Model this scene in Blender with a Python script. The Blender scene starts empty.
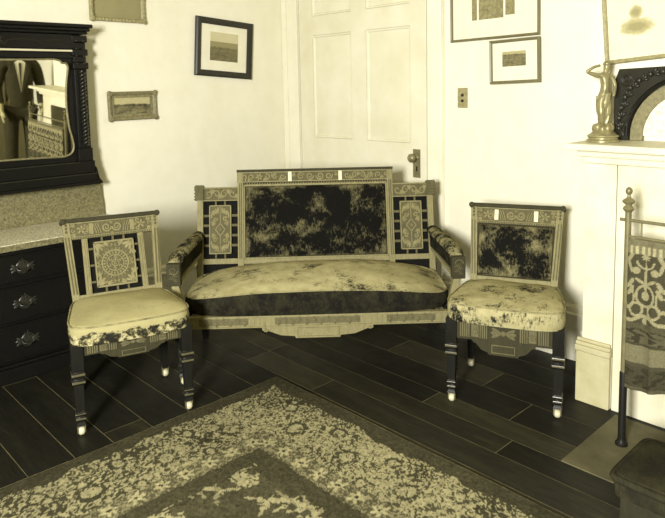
import bpy, bmesh, math, random
import numpy as np
from mathutils import Matrix, Vector, noise
from math import pi, sin, cos
random.seed(7); np.random.seed(7)
SC = bpy.context.scene
COL = SC.collection

# ------------------------------------------------------------------ camera
cam = bpy.data.cameras.new('camera'); camo = bpy.data.objects.new('camera', cam); COL.objects.link(camo)
cr = Vector((0.68903837, 0.72444879, -0.0200019)); cu = Vector((-0.06665482, 0.09083083, 0.99363318)); cf = Vector((-0.72165314, 0.68331816, -0.11087393))
mw = Matrix.Identity(4)
for i in range(3):
    mw[i][0] = cr[i]; mw[i][1] = cu[i]; mw[i][2] = -cf[i]
mw.translation = (3.76, -3.10, 1.42)
camo.matrix_world = mw
cam.sensor_width = 36.0; cam.lens = 36.0 * 650.54 / 665.0; cam.shift_y = -100.03 / 665.0
cam.clip_start = 0.05
SC.camera = camo
# ------------------------------------------------------------------ light and exposure
w = bpy.data.worlds.new('world'); SC.world = w; w.use_nodes = True
w.node_tree.nodes['Background'].inputs[0].default_value = (1.0, 0.96, 0.84, 1)
w.node_tree.nodes['Background'].inputs[1].default_value = 0.25
def area(name, loc, target, sx, sy, power, col=(1.0, 0.985, 0.92)):
    l = bpy.data.lights.new(name, 'AREA'); l.shape = 'RECTANGLE'; l.size = sx; l.size_y = sy; l.energy = power; l.color = col
    o = bpy.data.objects.new(name, l); COL.objects.link(o); o.location = loc
    o.rotation_euler = (Vector(target) - Vector(loc)).to_track_quat('-Z', 'Y').to_euler()
    return o
area('window_daylight', (3.85, -4.82, 1.72), (1.8, 0, 0.9), 0.62, 0.85, 325)
SC.view_settings.view_transform = 'Standard'; SC.view_settings.look = 'None'
SC.view_settings.exposure = 0.15; SC.view_settings.gamma = 1.0; SC.view_settings.use_curve_mapping = False

# ------------------------------------------------------------------ helpers
def sep(L):
    """sepia-toned linear colour of luminance L"""
    ip = lambda xs, ys: float(np.interp(L, xs, ys))
    return (L, L * ip((0.015, 0.06, 0.40, 0.80), (0.97, 0.90, 0.90, 0.97)), L * ip((0.010, 0.035, 0.40, 0.80), (0.82, 0.47, 0.44, 0.80)), 1)

class MB:
    def __init__(s): s.v = []; s.f = []; s.M = Matrix.Identity(4)
    def add(s, vs, fs):
        o = len(s.v); M = s.M
        s.v += [tuple(M @ Vector(p)) for p in vs]; s.f += [tuple(i + o for i in f) for f in fs]; return s
    def box(s, x0, x1, y0, y1, z0, z1):
        return s.add([(x0,y0,z0),(x1,y0,z0),(x1,y1,z0),(x0,y1,z0),(x0,y0,z1),(x1,y0,z1),(x1,y1,z1),(x0,y1,z1)],
                     [(3,2,1,0),(4,5,6,7),(0,1,5,4),(1,2,6,5),(2,3,7,6),(3,0,4,7)])
    def cbox(s, c, d):
        return s.box(c[0]-d[0]/2, c[0]+d[0]/2, c[1]-d[1]/2, c[1]+d[1]/2, c[2]-d[2]/2, c[2]+d[2]/2)
    def loft(s, rings, cap=True, closed=False):
        n = len(rings[0]); vs = [p for r in rings for p in r]; fs = []
        m = len(rings)
        for i in range(m if closed else m - 1):
            a = i * n; b = ((i + 1) % m) * n
            for j in range(n):
                k = (j + 1) % n; fs.append((a + j, a + k, b + k, b + j))
        if cap and not closed:
            fs.append(tuple(range(n))[::-1]); fs.append(tuple(range((m-1)*n, m*n)))
        return s.add(vs, fs)
    def lathe(s, prof, n=16, c=(0,0,0), rot=0):
        return s.loft([[(c[0] + r*cos(rot+2*pi*j/n), c[1] + r*sin(rot+2*pi*j/n), c[2] + z) for j in range(n)] for r, z in prof])
    def sqlathe(s, prof, c=(0,0,0)):
        q = 2 ** 0.5
        return s.loft([[(c[0]+h*a, c[1]+h*b, c[2]+z) for a, b in ((-1,-1),(1,-1),(1,1),(-1,1))] for h, z in prof])
    def tube(s, pts, rad, n=8, closed=False, flat=None):
        P = [Vector(p) for p in pts]; m = len(P); rings = []
        if not hasattr(rad, '__len__'): rad = [rad] * m
        prev = None
        for i in range(m):
            a = P[i-1] if (i > 0 or closed) else P[i]; b = P[(i+1) % m] if (i < m-1 or closed) else P[i]
            t = (b - a).normalized()
            if prev is None:
                up = Vector((0,0,1)) if abs(t.z) < 0.9 else Vector((1,0,0))
                x = t.cross(up).normalized()
            else:
                x = (prev - t * prev.dot(t)).normalized()
            y = t.cross(x); prev = x
            r = rad[i]; rx, ry = (r if hasattr(r, '__len__') else (r, r))
            rings.append([P[i] + x*rx*cos(2*pi*j/n) + y*ry*sin(2*pi*j/n) for j in range(n)])
        return s.loft(rings, closed=closed)
    def bar(s, a, b, wx, wy, up=(0,0,1)):
        a = Vector(a); b = Vector(b); t = (b-a).normalized(); u = Vector(up)
        x = t.cross(u).normalized(); y = x.cross(t)
        R = lambda p: [p - x*wx/2 - y*wy/2, p + x*wx/2 - y*wy/2, p + x*wx/2 + y*wy/2, p - x*wx/2 + y*wy/2]
        return s.loft([R(a), R(b)])
    def prism(s, poly, f0, f1):
        """poly of 2-D points, f0/f1 map (a,b) to the two 3-D faces"""
        n = len(poly); vs = [f0(*p) for p in poly] + [f1(*p) for p in poly]
        fs = [tuple(range(n))[::-1], tuple(range(n, 2*n))] + [(j, (j+1) % n, n+(j+1) % n, n+j) for j in range(n)]
        return s.add(vs, fs)
    def ell(s, c, r, n=8, m=5, rz=0, axis='z'):
        vs = []; fs = []
        for i in range(1, m):
            th = pi * i / m
            for j in range(n):
                a = 2*pi*j/n; x = r[0]*sin(th)*cos(a); y = r[1]*sin(th)*sin(a); z = r[2]*cos(th)
                if axis == 'z': x, y = x*cos(rz)-y*sin(rz), x*sin(rz)+y*cos(rz)
                else: x, z = x*cos(rz)-z*sin(rz), x*sin(rz)+z*cos(rz)
                vs.append((c[0]+x, c[1]+y, c[2]+z))
        tz = (0,0,r[2]) if axis == 'z' else (-r[2]*sin(rz), 0, r[2]*cos(rz))
        vs.append((c[0]+tz[0], c[1]+tz[1], c[2]+tz[2])); vs.append((c[0]-tz[0], c[1]-tz[1], c[2]-tz[2]))
        for i in range(m-2):
            for j in range(n):
                k = (j+1) % n; fs.append((i*n+j, (i+1)*n+j, (i+1)*n+k, i*n+k))
        T = len(vs)-2
        for j in range(n):
            k = (j+1) % n; fs.append((T, j, k)); fs.append((T+1, (m-2)*n+k, (m-2)*n+j))
        return s.add(vs, fs)
    def build(s, name, mat, parent=None, smooth=40, bevel=0, seg=2):
        me = bpy.data.meshes.new(name); me.from_pydata(s.v, [], s.f); me.update()
        bm = bmesh.new(); bm.from_mesh(me); bmesh.ops.recalc_face_normals(bm, faces=bm.faces); bm.to_mesh(me); bm.free()
        if smooth:
            me.polygons.foreach_set('use_smooth', [True]*len(me.polygons)); me.set_sharp_from_angle(angle=math.radians(smooth))
        me.materials.append(mat)
        o = bpy.data.objects.new(name, me); COL.objects.link(o)
        if parent: o.parent = parent
        if bevel:
            b = o.modifiers.new('bevel', 'BEVEL'); b.width = bevel; b.segments = seg; b.limit_method = 'ANGLE'; b.angle_limit = math.radians(35)
        return o

def tag(o, label, cat, group=None):
    o['label'] = label; o['category'] = cat
    if group: o['group'] = group
    return o
def struct(o, label=None, cat=None):
    o['kind'] = 'structure'
    if label: o['label'] = label
    if cat: o['category'] = cat
    return o
def thing(name, label, cat, loc=(0,0,0), rz=0, group=None):
    o = bpy.data.objects.new(name, None); COL.objects.link(o); o.location = loc; o.rotation_euler = (0,0,rz); o.empty_display_size = 0.1
    return tag(o, label, cat, group)

# ------------------------------------------------------------------ materials
class NT:
    def __init__(s, name, rough=0.6, spec=0.4):
        s.m = bpy.data.materials.new(name); s.m.use_nodes = True; s.t = s.m.node_tree; s.N = s.t.nodes; s.L = s.t.links
        s.b = s.N['Principled BSDF']; s.b.inputs['Roughness'].default_value = rough; s.b.inputs['Specular IOR Level'].default_value = spec
        s.tc = s.N.new('ShaderNodeTexCoord')
    def lk(s, a, b): s.L.new(a, b)
    def noise(s, scale, detail=4, rough=0.6, stretch=None, coord='Object', dist=0):
        n = s.N.new('ShaderNodeTexNoise'); n.inputs['Scale'].default_value = scale; n.inputs['Detail'].default_value = detail; n.inputs['Roughness'].default_value = rough; n.inputs['Distortion'].default_value = dist
        s.map(n.inputs['Vector'], stretch, coord); return n.outputs['Fac']
    def map(s, inp, stretch=None, coord='Object'):
        if stretch:
            mp = s.N.new('ShaderNodeMapping'); mp.inputs['Scale'].default_value = stretch; s.lk(s.tc.outputs[coord], mp.inputs['Vector']); s.lk(mp.outputs[0], inp)
        else: s.lk(s.tc.outputs[coord], inp)
    def ramp(s, fac, stops, interp='LINEAR'):
        r = s.N.new('ShaderNodeValToRGB'); r.color_ramp.interpolation = interp
        el = r.color_ramp.elements
        while len(el) < len(stops): el.new(0.5)
        for e, (p, c) in zip(el, stops): e.position = p; e.color = c if hasattr(c, '__len__') else sep(c)
        s.lk(fac, r.inputs[0]); return r.outputs[0]
    def mix(s, f, a, b, mode='MIX'):
        n = s.N.new('ShaderNodeMix'); n.data_type = 'RGBA'; n.blend_type = mode
        for i, x in ((0, f), (6, a), (7, b)):
            if hasattr(x, 'is_linked'): s.lk(x, n.inputs[i])
            else: n.inputs[i].default_value = x
        return n.outputs[2]
    def math(s, op, a, b=0.0, c=0.0):
        n = s.N.new('ShaderNodeMath'); n.operation = op
        for i, x in enumerate((a, b, c)):
            if hasattr(x, 'is_linked'): s.lk(x, n.inputs[i])
            else: n.inputs[i].default_value = x
        return n.outputs[0]
    def xyz(s, coord='Object'):
        n = s.N.new('ShaderNodeSeparateXYZ'); s.lk(s.tc.outputs[coord], n.inputs[0]); return n.outputs
    def col(s, c): s.lk(c, s.b.inputs['Base Color']) if hasattr(c, 'is_linked') else s.b.inputs['Base Color'].__setattr__('default_value', c)
    def bump(s, h, strength=0.3, dist=0.004):
        n = s.N.new('ShaderNodeBump'); n.inputs['Strength'].default_value = strength; n.inputs['Distance'].default_value = dist; s.lk(h, n.inputs['Height']); s.lk(n.outputs[0], s.b.inputs['Normal'])

def plain(name, L, rough=0.6, spec=0.4, var=0.15, scale=12, bump=0.0, metal=0):
    t = NT(name, rough, spec); n = t.noise(scale, 5)
    t.col(t.ramp(n, [(0.3, L*(1-var)), (0.7, L*(1+var))])); t.b.inputs['Metallic'].default_value = metal
    if bump: t.bump(t.noise(scale*6, 3), bump)
    return t.m
def wood(name, L, rough=0.45, spec=0.4, stretch=(6, 6, 1), scale=9, var=0.35):
    t = NT(name, rough, spec); n = t.noise(scale, 7, 0.65, stretch, dist=0.6)
    f = t.noise(60, 3, 0.6, stretch)
    c = t.ramp(n, [(0.25, L*(1-var)), (0.5, L), (0.75, L*(1+var))])
    t.col(t.mix(0.35, c, t.ramp(f, [(0.35, L*0.55), (0.65, L*1.25)]))); t.bump(f, 0.12, 0.002); return t.m
def velvet(name, light, dark, scale=5, lo=0.44, hi=0.56, rough=0.95, fine=90, dist=0.25, margin=0.0):
    t = NT(name, rough, 0.05); a = t.noise(scale, 9, 0.74, None, dist=dist); f = t.noise(fine, 3, 0.7, (1.5, 1.5, 0.5))
    g = t.math('ADD', a, t.math('MULTIPLY', t.math('SUBTRACT', f, 0.5), 0.34))
    if margin:
        G = t.xyz('Generated'); e = lambda q: t.math('ABSOLUTE', t.math('SUBTRACT', q, 0.5))
        g = t.math('SUBTRACT', g, t.math('MULTIPLY', t.math('SMOOTH_MAX', t.math('SUBTRACT', t.math('MAXIMUM', e(G[0]), e(G[2])), 0.455), 0.0, 0.05), margin))
    lt = t.ramp(t.noise(scale*2.5, 5), [(0.3, light*0.75), (0.7, light*1.15)])
    c = t.mix(t.ramp(g, [(lo, (0,0,0,1)), (hi, (1,1,1,1))]), lt, sep(dark))
    t.col(c); t.bump(f, 0.35, 0.003); return t.m
def marble(name, L, lo=0.55):
    t = NT(name, 0.45, 0.3); a = t.noise(12, 9, 0.8, (1, 1, 3.2), dist=1.0); f = t.noise(95, 3, 0.7)
    c = t.ramp(a, [(0.25, L*lo), (0.5, L*0.9), (0.75, L*1.25)])
    t.col(t.mix(0.5, c, t.ramp(f, [(0.35, L*0.15), (0.65, L*1.7)]))); return t.m

def wallmat(name, L):
    t = NT(name, 0.85, 0.2); a = t.noise(1.3, 6, 0.6); b = t.noise(9, 5, 0.65); s_ = t.noise(3.0, 4, 0.6, (1, 1, 0.22))
    c = t.ramp(a, [(0.3, L*0.93), (0.7, L*1.04)])
    c = t.mix(0.5, c, t.ramp(s_, [(0.25, L*0.86), (0.55, L*1.02)]))
    t.col(t.mix(0.3, c, t.ramp(b, [(0.3, L*0.9), (0.6, L*1.04)]))); t.bump(b, 0.1, 0.004); return t.m

M = {}
M['wall'] = wallmat('wall_plaster', 0.80)
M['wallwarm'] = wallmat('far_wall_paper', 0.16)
M['ceil'] = plain('ceiling_plaster', 0.35, 0.9, 0.1, 0.05, 3)
M['trim'] = plain('white_painted_wood', 0.78, 0.45, 0.4, 0.06, 3, 0.04)
M['door'] = plain('cream_painted_door', 0.72, 0.45, 0.4, 0.07, 4, 0.04)
M['mantel'] = plain('white_painted_mantel', 0.70, 0.5, 0.3, 0.08, 6, 0.05)
M['plinth'] = plain('scuffed_cream_plinth', 0.50, 0.55, 0.3, 0.12, 9, 0.08)
M['joint'] = plain('dusty_joint', 0.13, 0.9, 0.1, 0.4, 20)
M['oak'] = wood('carved_walnut', 0.115, 0.75, 0.08)  # carving ground darker than its relief, recess shade put into the colour
M['oakl'] = wood('pale_walnut', 0.235, 0.6, 0.12)
M['oakm'] = wood('mid_walnut_rail', 0.045, 0.7, 0.1)
M['oakc'] = wood('rail_carving_walnut', 0.13, 0.7, 0.1)
M['ring'] = wood('leg_moulding_highlight', 0.10, 0.25, 0.4)  # lighter than the leg: moulding highlights put into the colour
M['weltm'] = plain('frayed_welt_cord', 0.24, 0.9, 0.05, 0.5, 30)
M['fretback'] = plain('dark_fret_backing', 0.010, 0.9, 0.05)
M['leg'] = wood('dark_leg_wood', 0.013, 0.4, 0.14)  # legs far darker than the posts and rails
M['inlay'] = plain('pale_inlay', 0.62, 0.4, 0.4, 0.05)
M['ground'] = plain('dark_sunk_ground', 0.06, 0.7, 0.2, 0.2)
M['porc'] = plain('white_porcelain', 0.6, 0.2, 0.5, 0.05)
M['brass'] = plain('tarnished_brass', 0.20, 0.35, 0.5, 0.2, 30, 0, 0.25)
M['bronze'] = plain('bronzed_spelter', 0.28, 0.38, 0.5, 0.3, 40, 0.1, 0.35)
M['black'] = wood('ebonised_walnut', 0.008, 0.28, 0.22, (1, 6, 6))
M['blackcarve'] = wood('dark_carved_wood', 0.022, 0.3, 0.4)
M['gilt'] = plain('worn_gilt', 0.30, 0.5, 0.4, 0.3, 60, 0.2)
M['giltdull'] = plain('dull_gilt', 0.20, 0.5, 0.4, 0.35, 60, 0.2)
M['frame_dark'] = wood('dark_picture_moulding', 0.022, 0.4, 0.4)
M['frame_mid'] = wood('brown_picture_moulding', 0.17, 0.4, 0.4)
M['pull'] = plain('blackened_brass', 0.022, 0.4, 0.5, 0.3, 30)
M['mat'] = plain('picture_mat', 0.76, 0.7, 0.2, 0.03)
M['paper'] = plain('cream_print_paper', 0.70, 0.7, 0.2, 0.04)
M['marble'] = marble('brown_marble', 0.19, 0.4)
M['marbletop'] = marble('marble_top_glare', 0.62, 0.85)  # lighter copy of the edge marble, with glare in its colour
t = NT('silvered_mirror', 0.02, 0.5); t.col((0.80, 0.78, 0.66, 1)); t.b.inputs['Metallic'].default_value = 1.0; M['mirror'] = t.m
t = NT('pale_infill', 0.7, 0.3); v_ = t.noise(16, 3, 0.5, dist=2.0); t.col(t.ramp(v_, [(0.40, 0.78), (0.49, 0.78), (0.51, 0.55), (0.56, 0.8)])); M['infill'] = t.m  # pale ground with thin darker wavy lines
M['v_sofa_back'] = velvet('worn_dark_velvet', 0.22, 0.007, 6.5, 0.24, 0.48, margin=2.5)
M['v_sofa_seat'] = velvet('bald_velvet_seat', 0.42, 0.015, 6.0, 0.53, 0.66)
M['v_band'] = velvet('dark_velvet_band', 0.035, 0.010, 14, 0.35, 0.6)
M['v_arm'] = velvet('worn_arm_velvet', 0.26, 0.014, 14, 0.42, 0.54)
M['v_chair_back'] = velvet('worn_chair_velvet', 0.22, 0.008, 9, 0.32, 0.52, margin=2.5)
M['v_chair_seat'] = velvet('bald_chair_velvet', 0.40, 0.012, 8.0, 0.52, 0.62)
M['hearth'] = plain('grey_hearth_stone', 0.10, 0.7, 0.3, 0.3, 8, 0.15)
M['soot'] = plain('sooty_brick', 0.01, 0.9, 0.1)
M['suit'] = plain('dark_wool_suit', 0.045, 0.9, 0.1, 0.25, 40)
M['skin'] = plain('skin', 0.45, 0.6, 0.3, 0.06)
M['hair'] = plain('dark_hair', 0.02, 0.6, 0.3)
M['shirt'] = plain('white_shirt', 0.8, 0.8, 0.2, 0.03)
M['shoe'] = plain('black_shoe', 0.012, 0.3, 0.5)
M['stool'] = velvet('dark_stool_cover', 0.04, 0.018, 6, 0.4, 0.62)
M['stoolwood'] = wood('dark_stool_frame', 0.03)

# left chair seat: bald muslin, torn along the lower edge
t = NT('torn_muslin_seat', 0.95, 0.1)
z = t.xyz()[2]
n1 = t.noise(9, 6, 0.7, (1, 1, 1.6)); n2 = t.noise(26, 6, 0.75); n3 = t.noise(4.5, 5, 0.6, dist=1)
base = t.ramp(t.noise(5, 5), [(0.3, 0.31), (0.7, 0.41)])
base = t.mix(t.ramp(t.math('ADD', n3, t.math('MULTIPLY', n2, 0.25)), [(0.76, (0,0,0,1)), (0.80, (1,1,1,1))]), base, sep(0.05))
tear = t.math('ADD', t.math('MULTIPLY', t.math('SUBTRACT', 0.447, z), 9.0), t.math('SUBTRACT', n1, 0.5))   # ragged lower band
band = t.ramp(tear, [(0.10, (0,0,0,1)), (0.16, (1,1,1,1))])
torn = t.ramp(n2, [(0.44, 0.02), (0.50, 0.10), (0.56, 0.42), (0.72, 0.62)])
t.col(t.mix(band, base, torn)); t.bump(n2, 0.5, 0.006); M['torn'] = t.m

# ------------------------------------------------------------------ room shell
RX, RY, RZ = 5.45, -4.95, 2.75
fl = struct(MB().box(-0.05, RX, RY, 0.05, -0.06, -0.0007).build('floor', M['joint'], smooth=0))
seams = [0.0, -0.20, -0.39, -0.585, -0.775, -0.905, -1.03, -1.18, -1.338, -1.515, -1.69, -1.87, -2.043, -2.20]
while seams[-1] > RY + 0.25: seams.append(round(seams[-1] - 0.175, 3))
seams.append(RY)
def plankmat(i, L):
    t = NT('floor_plank_%d' % i, 0.42, 0.16)
    n = t.noise(2.2, 8, 0.7, (1, 9, 1), 'Object', 0.8); f = t.noise(9, 5, 0.7, (1, 26, 1)); wv = t.noise(3.5, 5)
    c = t.ramp(n, [(0.3, L*0.35), (0.52, L), (0.75, L*2.6)])
    c = t.mix(0.45, c, t.ramp(f, [(0.38, L*0.25), (0.68, L*2.6)]))
    t.col(c); t.bump(f, 0.15, 0.002)
    t.lk(t.ramp(wv, [(0.3, (0.36,)*3+(1,)), (0.7, (0.6,)*3+(1,))]), t.b.inputs['Roughness'])
    return t.m
PM = [plankmat(i, L) for i, L in enumerate((0.012, 0.020, 0.030, 0.042))]
fixed = {5: [1.04, 2.455], 4: [0.7, 1.997, 3.6], 6: [1.05, 1.552, 3.0], 3: [0.9, 2.36], 2: [1.5, 2.1, 3.9]}
tone = {(4, 2): 0, (5, 2): 1, (5, 1): 2, (6, 2): 2, (4, 1): 2, (6, 1): 1, (5, 3): 0, (3, 1): 1, (2, 2): 2, (3, 2): 0}
rng = random.Random(3)
for r in range(len(seams) - 1):
    y1, y0 = seams[r], seams[r+1]
    xs = fixed.get(r) or sorted(rng.uniform(0.4 + k*1.9, 1.8 + k*1.9) for k in range(3))
    xs = [0.0] + list(xs) + [RX]
    for k in range(len(xs) - 1):
        a, b = xs[k] + 0.0022, xs[k+1] - 0.0022; hw = (y1 - y0)/2 - 0.0019; hl = (b - a)/2
        mt = PM[tone.get((r, k+1), rng.choice((0, 1, 1, 2, 2, 3)) if a > 0.9 else 0)]  # other left-hand planks darkest, shade put into their colour
        p = MB().box(-hl, hl, -hw, hw, -0.012, 0.0).build('plank', mt, fl, 0)
        p.location = ((a+b)/2, (y0+y1)/2, rng.uniform(-0.0003, 0.0002))
struct(MB().box(-0.12, 0, RY, 0.0, -0.06, RZ).build('wall_left', M['wall'], smooth=0))
struct(MB().box(-0.12, RX+0.12, 0, 0.12, -0.06, RZ).build('wall_back', M['wall'], smooth=0))
struct(MB().box(RX, RX+0.12, RY, 0, -0.06, RZ).build('wall_right', M['wallwarm'], smooth=0))
# wall behind the camera, with the window opening that lights the room
WX0, WX1, WZ0, WZ1 = 3.35, 4.35, 1.05, 2.4
m = MB()
m.box(-0.12, WX0, RY-0.12, RY, -0.06, RZ).box(WX1, RX+0.12, RY-0.12, RY, -0.06, RZ).box(WX0, WX1, RY-0.12, RY, -0.06, WZ0).box(WX0, WX1, RY-0.12, RY, WZ1, RZ)
struct(m.build('wall_front', M['wallwarm'], smooth=0))
wo = struct(MB().box(WX0, WX0+0.06, RY-0.10, RY+0.02, WZ0, WZ1).box(WX1-0.06, WX1, RY-0.10, RY+0.02, WZ0, WZ1).box(WX0+0.06, WX1-0.06, RY-0.10, RY+0.02, WZ0, WZ0+0.06).box(WX0+0.06, WX1-0.06, RY-0.10, RY+0.02, WZ1-0.06, WZ1).build('window_1', M['trim'], smooth=0, bevel=0.004))
MB().box(WX0+0.06, WX1-0.06, RY-0.07, RY-0.03, 1.80, 1.84).build('meeting_rail', M['trim'], wo, 0)
t = NT('window_glass', 0.05); t.b.inputs['Transmission Weight'].default_value = 1.0; M['glass'] = t.m
for a, b in ((WZ0+0.06, 1.80), (1.84, WZ1-0.06)): MB().box(WX0+0.06, WX1-0.06, RY-0.052, RY-0.048, a, b).build('pane', M['glass'], wo, 0)
struct(MB().box(-0.12, RX+0.12, RY-0.12, 0.12, RZ, RZ+0.1).build('ceiling', M['ceil'], smooth=0))

# chimney breast (upper wall) and mantelpiece
BY = -0.22
struct(MB().box(2.43, 4.15, BY, -0.001, 1.157, RZ).box(2.49, 4.05, BY, -0.001, 0, 1.157).build('wall_chimney_breast', M['wall'], smooth=0))

def basebd(mb, fn, L):
    prof = [(0,0),(0.022,0),(0.022,0.225),(0.028,0.228),(0.028,0.243),(0.018,0.252),(0.018,0.268),(0.010,0.284),(0,0.29)]
    mb.prism(prof, lambda d, z: fn(0, d, z), lambda d, z: fn(L, d, z))
m = MB(); basebd(m, lambda s_, d, z: (d, -0.005 - s_, z), 1.44); struct(m.build('baseboard_left', M['trim']))
m = MB(); basebd(m, lambda s_, d, z: (1.455 + s_, -d, z), 0.97); struct(m.build('baseboard_back', M['trim']))
m = MB(); basebd(m, lambda s_, d, z: (2.43 - d, BY + 0.0 + s_*1, z), 0.19); struct(m.build('baseboard_chimney', M['trim']))

# door casing and door
m = MB()
for x0, x1 in ((0.002, 0.178), (1.342, 1.45)):
    m.box(x0, x1, -0.022, -0.001, 0, 2.22)
    m.box(x0, x0+0.022 if x0 > 1 else x0+0.05, -0.030, -0.022, 0, 2.22).box(x1-0.022, x1, -0.036, -0.022, 0, 2.22)
m.box(0.002, 1.45, -0.024, -0.001, 2.22, 2.36)
struct(m.build('trim_1', M['trim'], smooth=0, bevel=0.004))
dr = struct(bpy.data.objects.new('door_1', None)); COL.objects.link(dr); dr.location = (0.19, -0.001, 0)
DW, DH = 1.14, 2.20
px = [(0.135, 0.515), (0.65, 1.015)]; pz = [(0.25, 0.82), (1.065, 1.775), (1.906, 2.09)]
m = MB(); yf = -0.018
m.box(0, DW, -0.004, -0.0005, 0.01, DH)
for a, b in ((0, px[0][0]), (px[0][1], px[1][0]), (px[1][1], DW)): m.box(a, b, yf, -0.004, 0.01, DH)
for (a, b) in px:
    for c, d in ((0.01, pz[0][0]), (pz[0][1], pz[1][0]), (pz[1][1], pz[2][0]), (pz[2][1], DH)): m.box(a, b, yf, -0.004, c, d)
m.build('door_frame', M['door'], dr, 0)
for (a, b) in px:
    for c, d in pz:
        q = MB()
        q.loft([[(a+i, y, c+i), (b-i, y, c+i), (b-i, y, d-i), (a+i, y, d-i)] for i, y in ((0.002, -0.004), (0.002, -0.017), (0.012, -0.014), (0.018, -0.007), (0.05, -0.011))])
        q.build('door_panel', M['door'], dr, 25)
MB().box(1.035, 1.092, -0.021, -0.0181, 0.855, 1.03).build('lock_plate', M['brass'], dr, 0, 0.004)
m = MB(); m.M = Matrix.Translation((1.065, -0.021, 0.98)) @ Matrix.Rotation(pi/2, 4, 'X')
m.lathe([(0.016,0),(0.016,0.006),(0.008,0.010),(0.008,0.03),(0.020,0.036),(0.027,0.046),(0.027,0.056),(0.019,0.066),(0.004,0.069)], 18)
m.build('door_knob', M['brass'], dr, 50)
MB().box(1.060, 1.070, -0.0225, -0.0209, 0.895, 0.925).build('keyhole', M['soot'], dr, 0)

# ------------------------------------------------------------------ mantelpiece
mp = thing('mantelpiece', 'white painted wooden mantelpiece with a deep plain shelf and panelled plinth', 'mantelpiece', (0, 0, 0))
FY = -0.40
m = MB(); m.box(2.455, 4.10, -0.52, BY-0.001, 1.135, 1.163); m.build('shelf', M['mantel'], mp, 0, 0.006)
m = MB(); m.box(2.477, 4.055, -0.455, BY-0.001, 1.104, 1.134).box(2.487, 4.045, -0.43, BY-0.001, 1.075, 1.104); m.build('bed_moulding', M['mantel'], mp, 0, 0.006)
for s_ in (0, 1):
    fx = (lambda x: x) if s_ == 0 else (lambda x: 6.532 - x)
    def bx(mb, a, b, *r): x0, x1 = sorted((fx(a), fx(b))); return mb.box(x0, x1, *r)
    bx(MB(), 2.487, 2.555, FY+0.014, BY-0.001, 0.0, 1.075).build('side_board', M['mantel'], mp, 0, 0.002)
    bx(MB(), 2.556, 2.622, FY+0.010, BY-0.001, 0.0, 1.075).build('pilaster', M['mantel'], mp, 0, 0.002)
    m = MB(); bx(m, 2.472, 2.622, FY-0.012, FY+0.008, 0.0, 0.232); bx(m, 2.468, 2.626, FY-0.020, FY+0.008, 0.236, 0.262); bx(m, 2.470, 2.624, FY-0.014, FY+0.008, 0.262, 0.278); bx(m, 2.472, 2.620, FY-0.006, FY+0.008, 0.278, 0.292)
    m.build('plinth_block', M['plinth'], mp, 0, 0.004)
    MB().box(*((2.628, 3.28) if s_ == 0 else (3.80, 3.904)), FY+0.004, BY-0.001, 0.0, 1.075).build('fire_surround', M['mantel'], mp, 0, 0.003)
MB().box(3.28, 3.80, FY+0.004, BY-0.001, 0.97, 1.075).build('lintel', M['mantel'], mp, 0, 0.003)
MB().box(3.28, 3.80, BY-0.012, BY-0.002, 0.0, 0.97).build('firebox_back', M['soot'], mp, 0)
struct(MB().box(2.66, 3.88, -0.905, FY-0.025, -0.003, 0.004).build('hearth', M['hearth'], smooth=0, bevel=0.002))

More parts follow.
